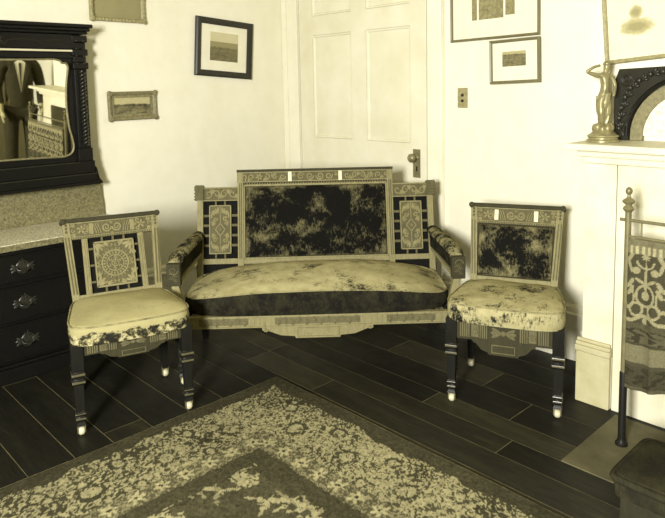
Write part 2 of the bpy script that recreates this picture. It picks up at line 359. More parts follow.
# ------------------------------------------------------------------ rug
def rug():
    x0, y0, W, D = 1.329, -1.205, 3.10, 2.60
    st = 0.0052; nx, ny = int(W/st)+1, int(D/st)+1
    X, Y = np.meshgrid(np.linspace(0, W, nx), np.linspace(0, D, ny))          # distances from the far-left corner
    def vn(x, y, s, seed):                                                       # value noise
        g = np.random.RandomState(seed).rand(256, 256); x = x*s; y = y*s
        xi = np.floor(x).astype(int); yi = np.floor(y).astype(int); fx = x-xi; fy = y-yi; fx = fx*fx*(3-2*fx); fy = fy*fy*(3-2*fy)
        G = lambda a, b: g[a % 256, b % 256]
        return (G(xi,yi)*(1-fx)+G(xi+1,yi)*fx)*(1-fy)+(G(xi,yi+1)*(1-fx)+G(xi+1,yi+1)*fx)*fy
    fb = lambda x, y, s, seed: 0.5*vn(x,y,s,seed)+0.3*vn(x,y,s*2.1,seed+1)+0.2*vn(x,y,s*4.3,seed+2)
    X0, Y0 = X, Y; X = X + 0.016*(fb(X0, Y0, 14, 300)-0.5) + 0.010*(vn(X0, Y0, 55, 310)-0.5); Y = Y + 0.016*(fb(X0, Y0, 14, 320)-0.5) + 0.010*(vn(X0, Y0, 55, 330)-0.5)
    d = np.minimum(np.minimum(X, W-X), np.minimum(Y, D-Y)); d0 = np.minimum(np.minimum(X0, W-X0), np.minimum(Y0, D-Y0)); s = np.where(np.minimum(X, W-X) < np.minimum(Y, D-Y), Y, X)
    jit = (vn(X,Y,70,1)-0.5)*0.02
    L = np.full(X.shape, 0.03)
    def flower(ss, dd, per, dc, R, k, ph=0):
        a = (ss + ph) % per - per/2; b = dd - dc; r = np.hypot(a, b); th = np.arctan2(b, a)
        return r < R*(0.72+0.28*np.cos(k*th)), r
    # main border: dense leafage with rosettes
    w0 = fb(X, Y, 11, 205); main = (d > 0.045 + 0.07*w0) & (d < 0.43)
    w1 = fb(X, Y, 16, 20); w2 = fb(X, Y, 16, 40)
    leaf = np.sin(135*(X+0.05*w1) + 26*w2) * np.sin(135*(Y+0.05*w2) + 22*w1)
    fine = vn(X, Y, 170, 60); cover = fb(X, Y, 7, 77)
    lt = (leaf + (fine-0.5)*1.3 + (cover-0.5)*1.9) > -0.06
    L = np.where(main, np.where(lt, 0.30+0.18*fine, 0.05+0.07*cover), L)
    for per, dc, R, k, ph in ((0.30, 0.26, 0.085, 8, 0), (0.30, 0.16, 0.06, 6, 0.15), (0.30, 0.34, 0.055, 5, 0.15)):
        f, r = flower(s, d, per, dc, R, k, ph)
        ring = (np.abs(r - R*0.5) < R*0.13)
        L = np.where(main & f & (fine > 0.30+0.5*(cover-0.5)), np.where(ring, 0.08, 0.42), L)
    # guard row of stars
    g = (d > 0.36) & (d < 0.455)
    L = np.where(g, np.where(fine > 0.55, 0.30, 0.12), L)
    f, r = flower(s, d, 0.10, 0.405, 0.036, 6); L = np.where(g & f, 0.50, L); L = np.where(g & (r < 0.008), 0.06, L)
    # dark inner band
    band = (d >= 0.455) & (d < 0.56); L = np.where(band, 0.05+0.06*fine, L)
    # field with scrolling arabesques
    fld = d >= 0.53
    leafm = np.zeros(X.shape); rs = np.random.RandomState(11)
    def stamp(cx, cy, a, la, lb, val=1.0):
        i0, i1 = int((cy-la)/st), int((cy+la)/st)+2; j0, j1 = int((cx-la)/st), int((cx+la)/st)+2
        i0 = max(i0, 0); j0 = max(j0, 0)
        if i1 <= i0 or j1 <= j0 or i0 >= ny or j0 >= nx: return
        xs_, ys_ = X[i0:i1, j0:j1]-cx, Y[i0:i1, j0:j1]-cy; p = xs_*math.cos(a)+ys_*math.sin(a); q = -xs_*math.sin(a)+ys_*math.cos(a)
        ins = (p/la)**2 + (q/(lb*(0.75+0.35*np.sin(p*170))))**2 < 1
        leafm[i0:i1, j0:j1][ins] = val
    for gx in np.arange(0.64, W-0.5, 0.29):
        for gy in np.arange(0.64, D-0.5, 0.29):
            cx, cy = gx + rs.uniform(-0.06, 0.06), gy + rs.uniform(-0.06, 0.06); dr_ = rs.choice((-1, 1)); a0 = rs.uniform(0, 2*pi); Rm = rs.uniform(0.13, 0.19)
            for k in range(26):
                q = k/25; r_ = Rm*(0.16+0.84*q); a = a0 + dr_*q*4.0; x_, y_ = cx+r_*math.cos(a), cy+r_*math.sin(a); ta = a + dr_*pi/2
                stamp(x_, y_, ta, 0.034, 0.010)
                if k % 3 == 1: 
                    for sd in (-1, 1): stamp(x_+0.022*math.cos(ta+sd*0.9), y_+0.022*math.sin(ta+sd*0.9), ta+sd*0.75, 0.052*(0.6+0.6*q), 0.0105, 1.0 if rs.rand() > 0.25 else 0.6)
            stamp(cx, cy, a0, 0.024, 0.018, 1.0)
    ragged = fine + 0.5*vn(X, Y, 60, 140) > 0.42
    on = (leafm > 0) & ragged & fld
    L = np.where(fld & ~band, 0.06+0.07*fine, L); L = np.where(on, 0.12+0.32*leafm, L)
    # edge strip
    e = (d <= 0.13) & ~main; L = np.where(e, 0.05+0.07*(fb(X,Y,9,150))*fine, L); L = np.where(d0 < 0.009, 0.30, L)
    L *= (0.75 + 0.5*fb(X, Y, 2.0, 170)); L = np.clip(0.80*L*(0.7+0.6*vn(X,Y,150,180)), 0.01, 0.7)
    Z = 0.009 + 0.0015*fine; Z[0,:] = Z[-1,:] = 0.0015; Z[:,0] = Z[:,-1] = 0.0015
    wav = 0.003*np.sin((X0+Y0)*9)*np.exp(-d0/0.05); Xw = X0 + np.where(X0 < 0.1, wav, 0); Yw = Y0 + np.where(Y0 < 0.1, wav*0.8, 0)
    co = np.stack([x0+Xw, y0-Yw, Z], -1).reshape(-1, 3).astype(np.float32)
    idx = np.arange(nx*ny).reshape(ny, nx)
    q = np.stack([idx[:-1,:-1], idx[1:,:-1], idx[1:,1:], idx[:-1,1:]], -1).reshape(-1, 4)
    me = bpy.data.meshes.new('rug'); me.vertices.add(len(co)); me.vertices.foreach_set('co', co.ravel())
    me.loops.add(q.size); me.loops.foreach_set('vertex_index', q.ravel().astype(np.int32)); me.polygons.add(len(q))
    me.polygons.foreach_set('loop_start', np.arange(0, q.size, 4, dtype=np.int32)); me.update(); me.validate()
    ca = me.color_attributes.new('pattern', 'FLOAT_COLOR', 'POINT')
    cols = np.ones((len(co), 4), np.float32); l = L.reshape(-1); cols[:,0] = l; cols[:,1] = l*0.915; cols[:,2] = l*0.52; ca.data.foreach_set('color', cols.ravel())
    t = NT('rug_wool', 1.0, 0.05); a = t.N.new('ShaderNodeVertexColor'); a.layer_name = 'pattern'; t.col(a.outputs[0]); t.bump(t.noise(260, 2), 0.5, 0.004)
    me.materials.append(t.m); o = bpy.data.objects.new('rug', me); COL.objects.link(o)
    tag(o, 'large patterned carpet with leafy border and scrolling field on the dark boards', 'rug')
rug()

# ------------------------------------------------------------------ shared furniture pieces
def cushion(outline, z0, z1, crown, c, n=72, bulge=0.007, seed=0, lump=0.004):
    """outline(theta)->(x,y) round centre c; straight bulging sides then a domed top"""
    rings = []
    pts = [outline(2*pi*j/n) for j in range(n)]
    def ring(sc, z, off=0):
        out = []
        for x, y in pts:
            dx, dy = x-c[0], y-c[1]; l = math.hypot(dx, dy); k = sc + off/l
            p = Vector((c[0]+dx*k, c[1]+dy*k, z)); q = noise.noise(p*9 + Vector((seed, 0, 0)))*lump
            out.append((p.x, p.y, p.z + (q if z > z0 + 0.02 else 0)))
        return out
    H = z1 - z0
    for a in (0, .15, .35, .6, .8, .95): rings.append(ring(1, z0 + H*a, bulge*sin(pi*min(1, a*0.9+0.05))))
    rings.append(ring(1, z1+0.004, -0.004))
    for sc in (0.965, 0.92, 0.84, 0.72, 0.56, 0.38, 0.2, 0.06): rings.append(ring(sc, z1 + crown*(1-sc**2.4) + 0.004))
    mb = MB(); mb.loft(rings); return mb, [(x + (x-c[0])/math.hypot(x-c[0], y-c[1])*0.004, y + (y-c[1])/math.hypot(x-c[0], y-c[1])*0.004, z1+0.002) for x, y in pts]
def superpt(th, e):
    a, b = cos(th), sin(th); return (math.copysign(abs(a)**(2/e), a), math.copysign(abs(b)**(2/e), b))
def spiral(mb, x, z, y, R, turns, r, d=1, a0=0, n=22):
    pts = []; rd = []
    for i in range(n):
        k = i/(n-1); a = a0 + d*turns*2*pi*k; q = R*(1-0.82*k)
        pts.append((x + q*cos(a), y, z + q*sin(a))); rd.append(r*1.5*(1-0.35*k))
    mb.tube(pts, rd, 6)
def rosette(mb, x, z, y, R, petals=6, h=0.004, inner=True):
    for k in range(petals):
        a = 2*pi*k/petals + 0.2
        mb.ell((x + R*0.55*cos(a), y, z + R*0.55*sin(a)), (R*0.48, h*1.2, R*0.28), 6, 4, a, 'y')
    if inner: mb.ell((x, y, z), (R*0.24, h*1.6, R*0.24), 8, 4)
def leafpair(mb, x, z, y, L, a, h=0.004):
    for da in (-0.5, 0, 0.5):
        mb.ell((x + L*0.5*cos(a+da), y, z + L*0.5*sin(a+da)), (L*0.52, h*1.3, L*0.19), 6, 4, a+da, 'y')
def torus(mb, x, z, y, R, r, n=28, k=6):
    mb.tube([(x + R*cos(2*pi*j/n), y, z + R*sin(2*pi*j/n)) for j in range(n)], r, k, closed=True)
def beads(mb, x0, x1, z, y, r, n):
    for k in range(n): mb.ell((x0 + (x1-x0)*(k+0.5)/n, y, z), (r, r, r), 6, 4)
LEGPROF = [(0.021,0.045),(0.017,0.052),(0.0145,0.062),(0.019,0.070),(0.019,0.080),(0.016,0.084),(0.016,0.088),(0.020,0.092),(0.020,0.100),(0.0165,0.106),(0.0195,0.21),(0.020,0.222),(0.025,0.228),(0.026,0.240),(0.021,0.246),(0.021,0.254),(0.026,0.260),(0.026,0.272),(0.022,0.278),(0.024,0.284),(0.024,0.392)]
def legring(parent, x, y, k=1.0):
    for z0, z1, h in ((0.2285, 0.2395, 0.0262), (0.2605, 0.2715, 0.0268), (0.093, 0.0995, 0.0206), (0.0705, 0.0795, 0.0196)):
        MB().box(x-h*k, x+h*k, y-h*k, y+h*k, z0, z1).build('leg_ring', M['ring'], parent, 0, 0.0025)
def caster(parent, x, y, z=0.0):
    m = MB(); m.M = Matrix.Translation((x, y, z + 0.018)) @ Matrix.Rotation(pi/2, 4, 'Y')
    m.lathe([(0.004,-0.011),(0.014,-0.011),(0.018,-0.006),(0.018,0.006),(0.014,0.011),(0.004,0.011)], 16)
    w_ = m.build('caster', M['porc'], parent, 50)
    m = MB(); m.box(x-0.016, x-0.012, y-0.008, y+0.008, z+0.010, z+0.044).box(x+0.012, x+0.016, y-0.008, y+0.008, z+0.010, z+0.044).box(x-0.016, x+0.016, y-0.010, y+0.010, z+0.038, z+0.048)
    m.build('caster_fork', M['brass'], w_, 0)
def tilt(origin, rake):
    return Matrix.Translation(origin) @ Matrix.Rotation(-rake, 4, 'X')
def fluted_post(mb, x, w, y0, y1, z0, z1):
    """square post with two sunk flutes on its front face (front = -y)"""
    mb.box(x-w/2, x+w/2, y0, y1, z0, z1)
    for s_ in (-1, 1): mb.box(x + s_*w*0.32 - w*0.13, x + s_*w*0.32 + w*0.13, y0-0.003, y0, z0+0.03, z1-0.01)

# ------------------------------------------------------------------ the two chairs
RAKE = math.atan(0.371)
def crest(root, hw, z0, z1, name='crest_rail', wide=1.0, inlay=True):
    """carved crest rail drawn in back-frame coords: x, y (depth), z up the back"""
    h = z1 - z0; zc = (z0+z1)/2 + h*0.06
    return h, zc
def chair(label, loc, yaw, kind):
    c = thing('parlour_chair', label, 'chair', (loc[0], loc[1], 0), yaw + pi/2, 'matching carved parlour chairs')
    for s_ in (-1, 1):
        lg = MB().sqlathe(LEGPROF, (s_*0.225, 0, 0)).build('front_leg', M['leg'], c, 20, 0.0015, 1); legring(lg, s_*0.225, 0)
        caster(c, s_*0.225, 0)
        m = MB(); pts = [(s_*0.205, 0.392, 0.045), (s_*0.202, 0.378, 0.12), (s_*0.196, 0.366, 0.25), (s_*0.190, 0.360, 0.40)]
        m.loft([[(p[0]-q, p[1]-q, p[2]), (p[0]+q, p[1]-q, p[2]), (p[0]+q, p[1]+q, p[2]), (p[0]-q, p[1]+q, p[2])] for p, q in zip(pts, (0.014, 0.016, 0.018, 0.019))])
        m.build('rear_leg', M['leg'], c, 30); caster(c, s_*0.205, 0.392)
        # side rail
        MB().bar((s_*0.225, 0.025, 0.345), (s_*0.192, 0.345, 0.345), 0.022, 0.08).build('side_rail', M['oakm'], c, 0, 0.002)
    MB().box(-0.17, 0.17, 0.350, 0.372, 0.305, 0.385).build('back_rail', M['oakm'], c, 0, 0.002)
    # front rail with stepped drop
    half = [(0, .243), (.062, .243), (.066, .252), (.095, .262), (.118, .290), (.128, .291), (.136, .303), (.201, .303), (.201, .388)]
    if not kind: half = [(x, 0.388 - (0.388 - z_)*0.58) for x, z_ in half]
    poly = half + [(-x, z_) for x, z_ in half[::-1] if x > 0]
    fr = MB().prism(poly, lambda a, b: (a, -0.014, b), lambda a, b: (a, 0.012, b)).build('front_rail', M['oakm'], c, 0, 0.0015)
    m = MB()
    for s_ in (-1, 1):
        for k in range(5): m.box(s_*(0.183+k*0.0) - 0.0+s_*(-k*0.009) - 0.0028, s_*(0.183 - k*0.009) + 0.0028, -0.018, -0.013, 0.315, 0.378)
        for k in range(4): m.box(s_*(0.098 - k*0.009) - 0.0028, s_*(0.098 - k*0.009) + 0.0028, -0.018, -0.013, 0.315, 0.378)
        m.box(s_*0.121-0.016, s_*0.121+0.016, -0.0165, -0.013, 0.318, 0.374); rosette(m, s_*0.121, 0.346, -0.018, 0.018, 6, 0.003)
        leafpair(m, s_*0.010, 0.345, -0.016, 0.045, 0 if s_ > 0 else pi, 0.004); leafpair(m, s_*0.052, 0.345, -0.016, 0.03, pi if s_ > 0 else 0, 0.003)
    m.ell((0, -0.016, 0.345), (0.012, 0.005, 0.014))
    m.box(-0.20, 0.20, -0.020, -0.013, 0.380, 0.388)
    m.box(-0.05, 0.05, -0.017, -0.013, 0.254, 0.258).box(-0.05, 0.05, -0.017, -0.013, 0.288, 0.292).box(-0.05, -0.046, -0.017, -0.013, 0.258, 0.288).box(0.046, 0.05, -0.017, -0.013, 0.258, 0.288)
    if not kind: m.v = [(x, y_, 0.388 - (0.388 - z_)*0.58) for x, y_, z_ in m.v]
    m.build('rail_carving', M['oakc'], fr, 40)
    # seat
    def outl(th):
        a, b = superpt(th, 5.5); y = 0.165 + b*0.205; hw = 0.258 - (y+0.04)*0.14; return (a*hw, y - 0.012*(1-a*a)*(b < 0))
    mb, welt = cushion(outl, 0.388, 0.464, 0.020 if kind else 0.032, (0, 0.165), seed=3 if kind else 9, lump=0.006)
    seat = mb.build('seat', M['v_chair_seat'] if kind else M['torn'], c, 60)
    MB().tube(welt, 0.0035, 6, closed=True).build('welt', M['weltm'], seat, 60)
    # back, built upright about (y=0) then raked
    T = tilt((0, 0.355, 0.46), RAKE)
    def P(): m = MB(); m.M = T; return m
    top = 0.372
    for s_ in (-1, 1):
        m = P(); x0, x1 = s_*0.183, s_*0.205
        m.loft([[(x-0.016, -0.014, z_), (x+0.016, -0.014, z_), (x+0.016, 0.016, z_), (x-0.016, 0.016, z_)] for x, z_ in ((x0, -0.08), (x1, top-0.005))])
        po = m.build('back_post', M['oakl'], c, 0, 0.002)
        m = P()
        for q in (-0.009, 0.0045):
            m.loft([[(x+q, -0.018, z_), (x+q+0.0045, -0.018, z_), (x+q+0.0045, -0.013, z_), (x+q, -0.013, z_)] for x, z_ in ((x0+(x1-x0)*0.25, 0.03), (x1, top-0.075))])
        for k in range(3): m.ell((x1, -0.015, top-0.018-k*0.016), (0.006, 0.004, 0.007), 6, 4)
        m.build('reeding', M['oak'], po, 40)
    # crest rail and cap
    m = P(); m.box(-0.188, 0.188, -0.010, 0.012, top-0.088, top-0.008); cr_ = m.build('crest_rail', M['oak'], c, 0, 0.0015)
    m = P(); m.box(-0.224, 0.224, -0.022, 0.020, top-0.008, top+0.004)
    for s_ in (-1, 1): m.M = T @ Matrix.Translation((s_*0.217, 0, top+0.0)) @ Matrix.Rotation(pi/2, 4, 'X'); m.lathe([(0.014,-0.020),(0.014,0.024),(0.008,0.026)], 14)
    m.M = T; m.box(-0.215, 0.215, -0.016, 0.016, top+0.004, top+0.012)
    m.build('crest_cap', M['oakm'], c, 30, 0.0015)
    m = P(); zc = top - 0.044
    for s_ in (-1, 1):
        spiral(m, s_*0.024, zc, -0.012, 0.022, 1.6, 0.0034, s_, pi if s_ > 0 else 0)
        for k in range(3): m.tube([(s_*(0.050+k*0.010), -0.012, zc-0.026), (s_*(0.056+k*0.010), -0.013, zc), (s_*(0.066+k*0.010), -0.012, zc+0.024)], 0.0026, 5)
        rosette(m, s_*0.137, zc, -0.012, 0.022, 5, 0.005); leafpair(m, s_*0.166, zc+0.012, -0.011, 0.026, 2.2 if s_ < 0 else 0.9); leafpair(m, s_*0.166, zc-0.014, -0.011, 0.024, -2.2 if s_ < 0 else -0.9); leafpair(m, s_*0.118, zc, -0.011, 0.02, pi if s_ > 0 else 0)
    for s_ in (-1, 1):
        spiral(m, s_*0.118, zc+0.018, -0.011, 0.010, 1.0, 0.0024, s_); spiral(m, s_*0.118, zc-0.018, -0.011, 0.010, 1.0, 0.0024, -s_); spiral(m, s_*0.176, zc, -0.011, 0.010, 1.0, 0.0024, s_); leafpair(m, 0, zc-0.004+s_*0.018, -0.011, 0.018, s_*pi/2, 0.004)
    beads(m, -0.185, 0.185, top-0.083, -0.011, 0.0036, 34)
    m.box(-0.188, 0.188, -0.014, -0.009, top-0.078, top-0.075).box(-0.188, 0.188, -0.014, -0.009, top-0.014, top-0.009)
    m.build('crest_carving', M['oakl'], cr_, 40)
    for s_ in (-1, 1):
        m = P(); m.box(s_*0.094-0.010, s_*0.094+0.010, -0.0145, -0.0098, zc-0.026, zc+0.026); m.build('crest_inlay', M['inlay'] if kind else M['oakl'], cr_, 0, 0.001)
    m = P(); m.box(-0.172, 0.172, -0.011, 0.011, 0.000, 0.024); m.build('lower_rail', M['oakl'], c, 0, 0.002)
    if kind:
        # upholstered back
        m = P(); m.box(-0.186, 0.186, 0.002, 0.012, 0.024, top-0.088); m.build('back_board', M['oakm'], c, 0)
        rings = []
        for i, yy in ((0, 0.001), (0, -0.006), (0.006, -0.014), (0.02, -0.020), (0.05, -0.024), (0.11, -0.026)):
            rings.append([(a, yy, b) for a, b in rrect(-0.174+i, 0.174-i, 0.030+i*0.8, top-0.094-i*0.8, 0.012, 5)])
        m = P(); m.loft(rings); m.build('back_pad', M['v_chair_back'], c, 60)
    else:
        # open fretwork back with a carved square panel
        for s_ in (-1, 1):
            m = P(); m.box(s_*0.128-0.013, s_*0.128+0.013, -0.009, 0.009, 0.024, top-0.088)
            for q in (-0.005, 0.005): m.box(s_*0.128+q-0.0022, s_*0.128+q+0.0022, -0.012, -0.008, 0.03, top-0.094)
            m.build('stile', M['oakl'], c, 0, 0.0012)
        m = P(); m.box(-0.116, 0.116, 0.007, 0.012, 0.02, top-0.085); m.build('fret_backing', M['fretback'], c, 0)
        za, zb = 0.046, 0.262; zc = (za+zb)/2
        m = P(); m.box(-0.092, 0.092, -0.010, 0.010, za, zb); pn = m.build('carved_panel', M['oak'], c, 0, 0.002)
        m = P(); y = -0.011
        for a, b, d_, e in ((-0.092,0.092,za,za+0.008),(-0.092,0.092,zb-0.008,zb),(-0.092,-0.085,za,zb),(0.085,0.092,za,zb)): m.box(a, b, -0.015, -0.009, d_, e)
        torus(m, 0, zc, y, 0.060, 0.0045); torus(m, 0, zc, y, 0.038, 0.003); torus(m, 0, zc, y, 0.016, 0.003, 18)
        for k in range(22): a = 2*pi*k/22; m.ell((0.049*cos(a), y, zc+0.049*sin(a)), (0.008, 0.005, 0.0045), 6, 4, a, 'y')
        for k in range(6): a = 2*pi*k/6+0.3; spiral(m, 0.027*cos(a), zc+0.027*sin(a), y, 0.009, 0.8, 0.0026, 1, a, 10)
        rosette(m, 0, zc, -0.012, 0.014, 5, 0.005)
        for k in range(26): a = 2*pi*k/26; m.ell((0.069*cos(a), y, zc+0.069*sin(a)), (0.006, 0.005, 0.0032), 6, 4, a, 'y')
        for k in range(4): leafpair(m, 0.076*cos(k*pi/2), zc+0.086*sin(k*pi/2), y, 0.018, k*pi/2+pi/2, 0.004); leafpair(m, 0.076*cos(k*pi/2), zc+0.086*sin(k*pi/2), y, 0.018, k*pi/2-pi/2, 0.004)
        for sx in (-1, 1):
            for sz in (-1, 1):
                leafpair(m, sx*0.082, zc+sz*0.096, y, 0.045, math.atan2(-sz, -sx), 0.005); leafpair(m, sx*0.080, zc+sz*0.060, y, 0.03, -sz*pi/2*0.9, 0.004)
                leafpair(m, sx*0.045, zc+sz*0.094, y, 0.028, 0 if sx < 0 else pi, 0.004)
        m.build('panel_carving', M['oakl'], pn, 40)
        for zz in (za+0.03, zc, zb-0.03):
            for s_ in (-1, 1): m = P(); m.box(min(s_*0.093, s_*0.115), max(s_*0.093, s_*0.115), -0.005, 0.005, zz-0.005, zz+0.005); m.build('fret_spindle', M['oak'], c, 0, 0.001)
        for xx in (-0.05, 0, 0.05):
            for a, b in ((0.024, za), (zb, top-0.088)): m = P(); m.box(xx-0.005, xx+0.005, -0.005, 0.005, a, b); m.build('fret_spindle', M['oak'], c, 0, 0.001)
    return c
def rrect(x0, x1, z0, z1, r, n=5):
    out = []
    for cx, cz, a0 in ((x1-r, z1-r, 0), (x0+r, z1-r, pi/2), (x0+r, z0+r, pi), (x1-r, z0+r, 1.5*pi)):
        for k in range(n): a = a0 + pi/2*k/(n-1); out.append((cx+r*cos(a), cz+r*sin(a)))
    return out
chair('carved chair with open fretwork back, medallion panel and torn pale seat beside the dresser', (1.227, -1.893), -0.297, 0)
chair('carved chair with upholstered velvet back and worn velvet seat near the mantelpiece', (2.289, -0.707), -1.136, 1)

# ------------------------------------------------------------------ settee
def settee():
    c = thing('settee', 'carved settee with worn dark velvet back standing across the room corner', 'settee', (1.514, -1.092, 0), -0.735 + pi/2); c.scale = (1.02, 1, 1)
    # front rail with drop
    half = [(0, .222), (.105, .222), (.108, .232), (.175, .238), (.235, .262), (.250, .258), (.262, .266), (.262, .278), (.618, .278), (.618, .338)]
    poly = half + [(-x, z_) for x, z_ in half[::-1] if x > 0]
    fr = MB().prism(poly, lambda a, b: (a, 0.0, b), lambda a, b: (a, 0.028, b)).build('front_rail', M['oakl'], c, 0, 0.002)
    m = MB(); y = -0.001
    m.box(-0.625, 0.625, -0.006, 0.001, 0.332, 0.339).box(-0.625, 0.625, -0.005, 0.001, 0.282, 0.287)
    for x in (-0.30, -0.275, -0.25, 0.25, 0.275, 0.30): m.box(x-0.004, x+0.004, -0.004, 0.001, 0.288, 0.331)
    for x in (-0.58, 0.58): m.box(x-0.006, x+0.006, -0.004, 0.001, 0.288, 0.331)
    for a, b, z0, z1 in ((-0.1, 0.1, 0.228, 0.233), (-0.1, 0.1, 0.270, 0.275), (-0.1, -0.095, 0.233, 0.270), (0.095, 0.1, 0.233, 0.270)): m.box(a, b, -0.006, 0.001, z0, z1)
    for s_ in (-1, 1): spiral(m, s_*0.245, 0.270, -0.001, 0.011, 1.1, 0.0032, s_)
    m.build('rail_moulding', M['oakl'], fr, 40)
    m = MB()
    for cx, hw, n_ in ((0, 0.2, 12), (-0.44, 0.115, 7), (0.44, 0.115, 7)):
        m.box(cx-hw, cx+hw, -0.002, 0.001, 0.294, 0.326)
        for k in range(n_): x = cx - hw + (k+0.5)*2*hw/n_; leafpair(m, x-0.012, 0.31, -0.003, 0.026, 0.5 if k % 2 else -0.5, 0.003)
    m.build('rail_carving', M['oakc'], fr, 40)
    for s_ in (-1, 1):
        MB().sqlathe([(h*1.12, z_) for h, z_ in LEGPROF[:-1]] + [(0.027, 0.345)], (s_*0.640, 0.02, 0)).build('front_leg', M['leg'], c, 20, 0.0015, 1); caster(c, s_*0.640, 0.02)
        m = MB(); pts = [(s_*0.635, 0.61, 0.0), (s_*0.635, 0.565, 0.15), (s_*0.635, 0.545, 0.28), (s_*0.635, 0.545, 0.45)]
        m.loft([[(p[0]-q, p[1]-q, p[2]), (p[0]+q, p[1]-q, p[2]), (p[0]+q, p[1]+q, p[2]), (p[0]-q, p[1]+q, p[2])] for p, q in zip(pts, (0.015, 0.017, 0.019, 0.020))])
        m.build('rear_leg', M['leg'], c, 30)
        MB().box(min(s_*0.625, s_*0.65), max(s_*0.625, s_*0.65), 0.045, 0.53, 0.285, 0.338).build('side_rail', M['oakm'], c, 0, 0.002)
    MB().box(-0.62, 0.62, 0.53, 0.555, 0.285, 0.338).build('back_rail', M['oakm'], c, 0, 0.002)
    # seat: dark velvet boxing with a bald domed top
    n = 96
    def outl(th):
        a, b = superpt(th, 5.5); return (a*0.636, 0.27 + b*0.255 - 0.02*(1-a**4)*(b < -0.5))
    pts = [outl(2*pi*j/n) for j in range(n)]
    def edge(x): return 0.455 - 0.050*(abs(x)/0.632)**2.6
    rings = []
    for a, off in ((0, 0), (.2, .006), (.5, .012), (.8, .010), (1, .002)):
        rings.append([(x + math.copysign(off, x)*(abs(x) > 0.59), y - off*(y < 0.1), 0.339 + (edge(x)-0.339)*a) for x, y in pts])
    MB().loft(rings, cap=False).build('seat_boxing', M['v_band'], c, 60)
    rings = [[(x, y, edge(x)-0.006) for x, y in pts], [(x*1.004, y-0.004*(y < 0.1), edge(x)+0.002) for x, y in pts]]
    for sc in (0.985, 0.95, 0.88, 0.78, 0.62, 0.42, 0.22, 0.05):
        r_ = []
        for x, y in pts:
            xx, yy = x*sc, 0.27 + (y-0.27)*sc
            r_.append((xx, yy, edge(xx) + 0.045*(1-sc**2.2) + 0.006*noise.noise(Vector((xx*6, yy*6, 3)))))
        rings.append(r_)
    MB().loft(rings).build('seat', M['v_sofa_seat'], c, 60)
    # back
    rake = math.radians(13.5); T = tilt((0, 0.525, 0.44), rake)
    def P(): m = MB(); m.M = T; return m
    H = 0.530
    for s_ in (-1, 1):
        m = P(); m.box(s_*0.412-0.016, s_*0.412+0.016, -0.016, 0.016, -0.06, H-0.014); po = m.build('inner_post', M['oakl'], c, 0, 0.002)
        m = P()
        for q in (-0.007, 0.003): m.box(s_*0.412+q, s_*0.412+q+0.004, -0.020, -0.015, 0.04, H-0.07)
        m.build('reeding', M['oak'], po, 0)
        m = P(); m.box(s_*0.632-0.016, s_*0.632+0.016, -0.016, 0.018, -0.10, 0.40); po = m.build('outer_post', M['oakl'], c, 0, 0.002)
        m = P(); m.box(s_*0.637-0.022, s_*0.637+0.022, -0.024, 0.022, 0.370, 0.452)
        for k in range(5): m.box(s_*0.637-0.026, s_*0.637+0.026, -0.028, 0.024, 0.368+k*0.017, 0.377+k*0.017)
        m.M = T @ Matrix.Translation((s_*0.650, 0, 0.435)) @ Matrix.Rotation(pi/2, 4, 'X'); m.lathe([(0.013,-0.022),(0.013,0.026),(0.007,0.029)], 12)
        m.build('ear_block', M['oak'], po, 30, 0.0015)
        # side crest
        m = P(); m.box(min(s_*0.428, s_*0.616), max(s_*0.428, s_*0.616), -0.010, 0.010, 0.362, 0.440); sc_ = m.build('side_crest', M['oak'], c, 0, 0.0015)
        m = P()
        for k in range(4): x = s_*(0.455 + k*0.044); spiral(m, x, 0.401, -0.011, 0.022, 1.1, 0.003, 1 if k % 2 else -1, k*1.4); leafpair(m, x+0.02, 0.401, -0.010, 0.03, 1.4 if k % 2 else -1.4, 0.004)
        m.box(min(s_*0.428, s_*0.616), max(s_*0.428, s_*0.616), -0.014, -0.009, 0.433, 0.440).box(min(s_*0.428, s_*0.616), max(s_*0.428, s_*0.616), -0.014, -0.009, 0.362, 0.367)
        m.build('crest_carving', M['oakl'], sc_, 40)
        m = P(); m.box(min(s_*0.428, s_*0.616), max(s_*0.428, s_*0.616), -0.012, 0.012, 0.012, 0.042); m.build('side_rail_moulding', M['oakl'], c, 0, 0.002)
        # carved fret panel
        cx = s_*0.523; za, zb = 0.068, 0.338; zc = (za+zb)/2; hw = 0.060
        m = P(); m.box(min(s_*0.428, s_*0.616), max(s_*0.428, s_*0.616), 0.006, 0.010, -0.05, 0.362); m.build('fret_backing', M['fretback'], c, 0)
        m = P(); m.box(cx-hw, cx+hw, -0.012, 0.008, za, zb); pn = m.build('carved_panel', M['oak'], c, 0, 0.002)
        m = P(); y = -0.013
        for a, b, d_, e in ((-hw,hw,za,za+0.006),(-hw,hw,zb-0.006,zb),(-hw,-hw+0.006,za,zb),(hw-0.006,hw,za,zb)): m.box(cx+a, cx+b, -0.017, -0.011, d_, e)
        m.bar((cx, y, za+0.008), (cx, y, zc-0.03), 0.004, 0.006, (0,1,0)).bar((cx, y, zc+0.03), (cx, y, zb-0.008), 0.004, 0.006, (0,1,0))
        for k in range(4):
            a, b = [(0,-1),(1,0),(0,1),(-1,0)][k], [(1,0),(0,1),(-1,0),(0,-1)][k]
            m.bar((cx+a[0]*0.026, y, zc+a[1]*0.034), (cx+b[0]*0.026, y, zc+b[1]*0.034), 0.005, 0.006, (0,1,0))
        rosette(m, cx, zc, -0.014, 0.012, 5, 0.004)
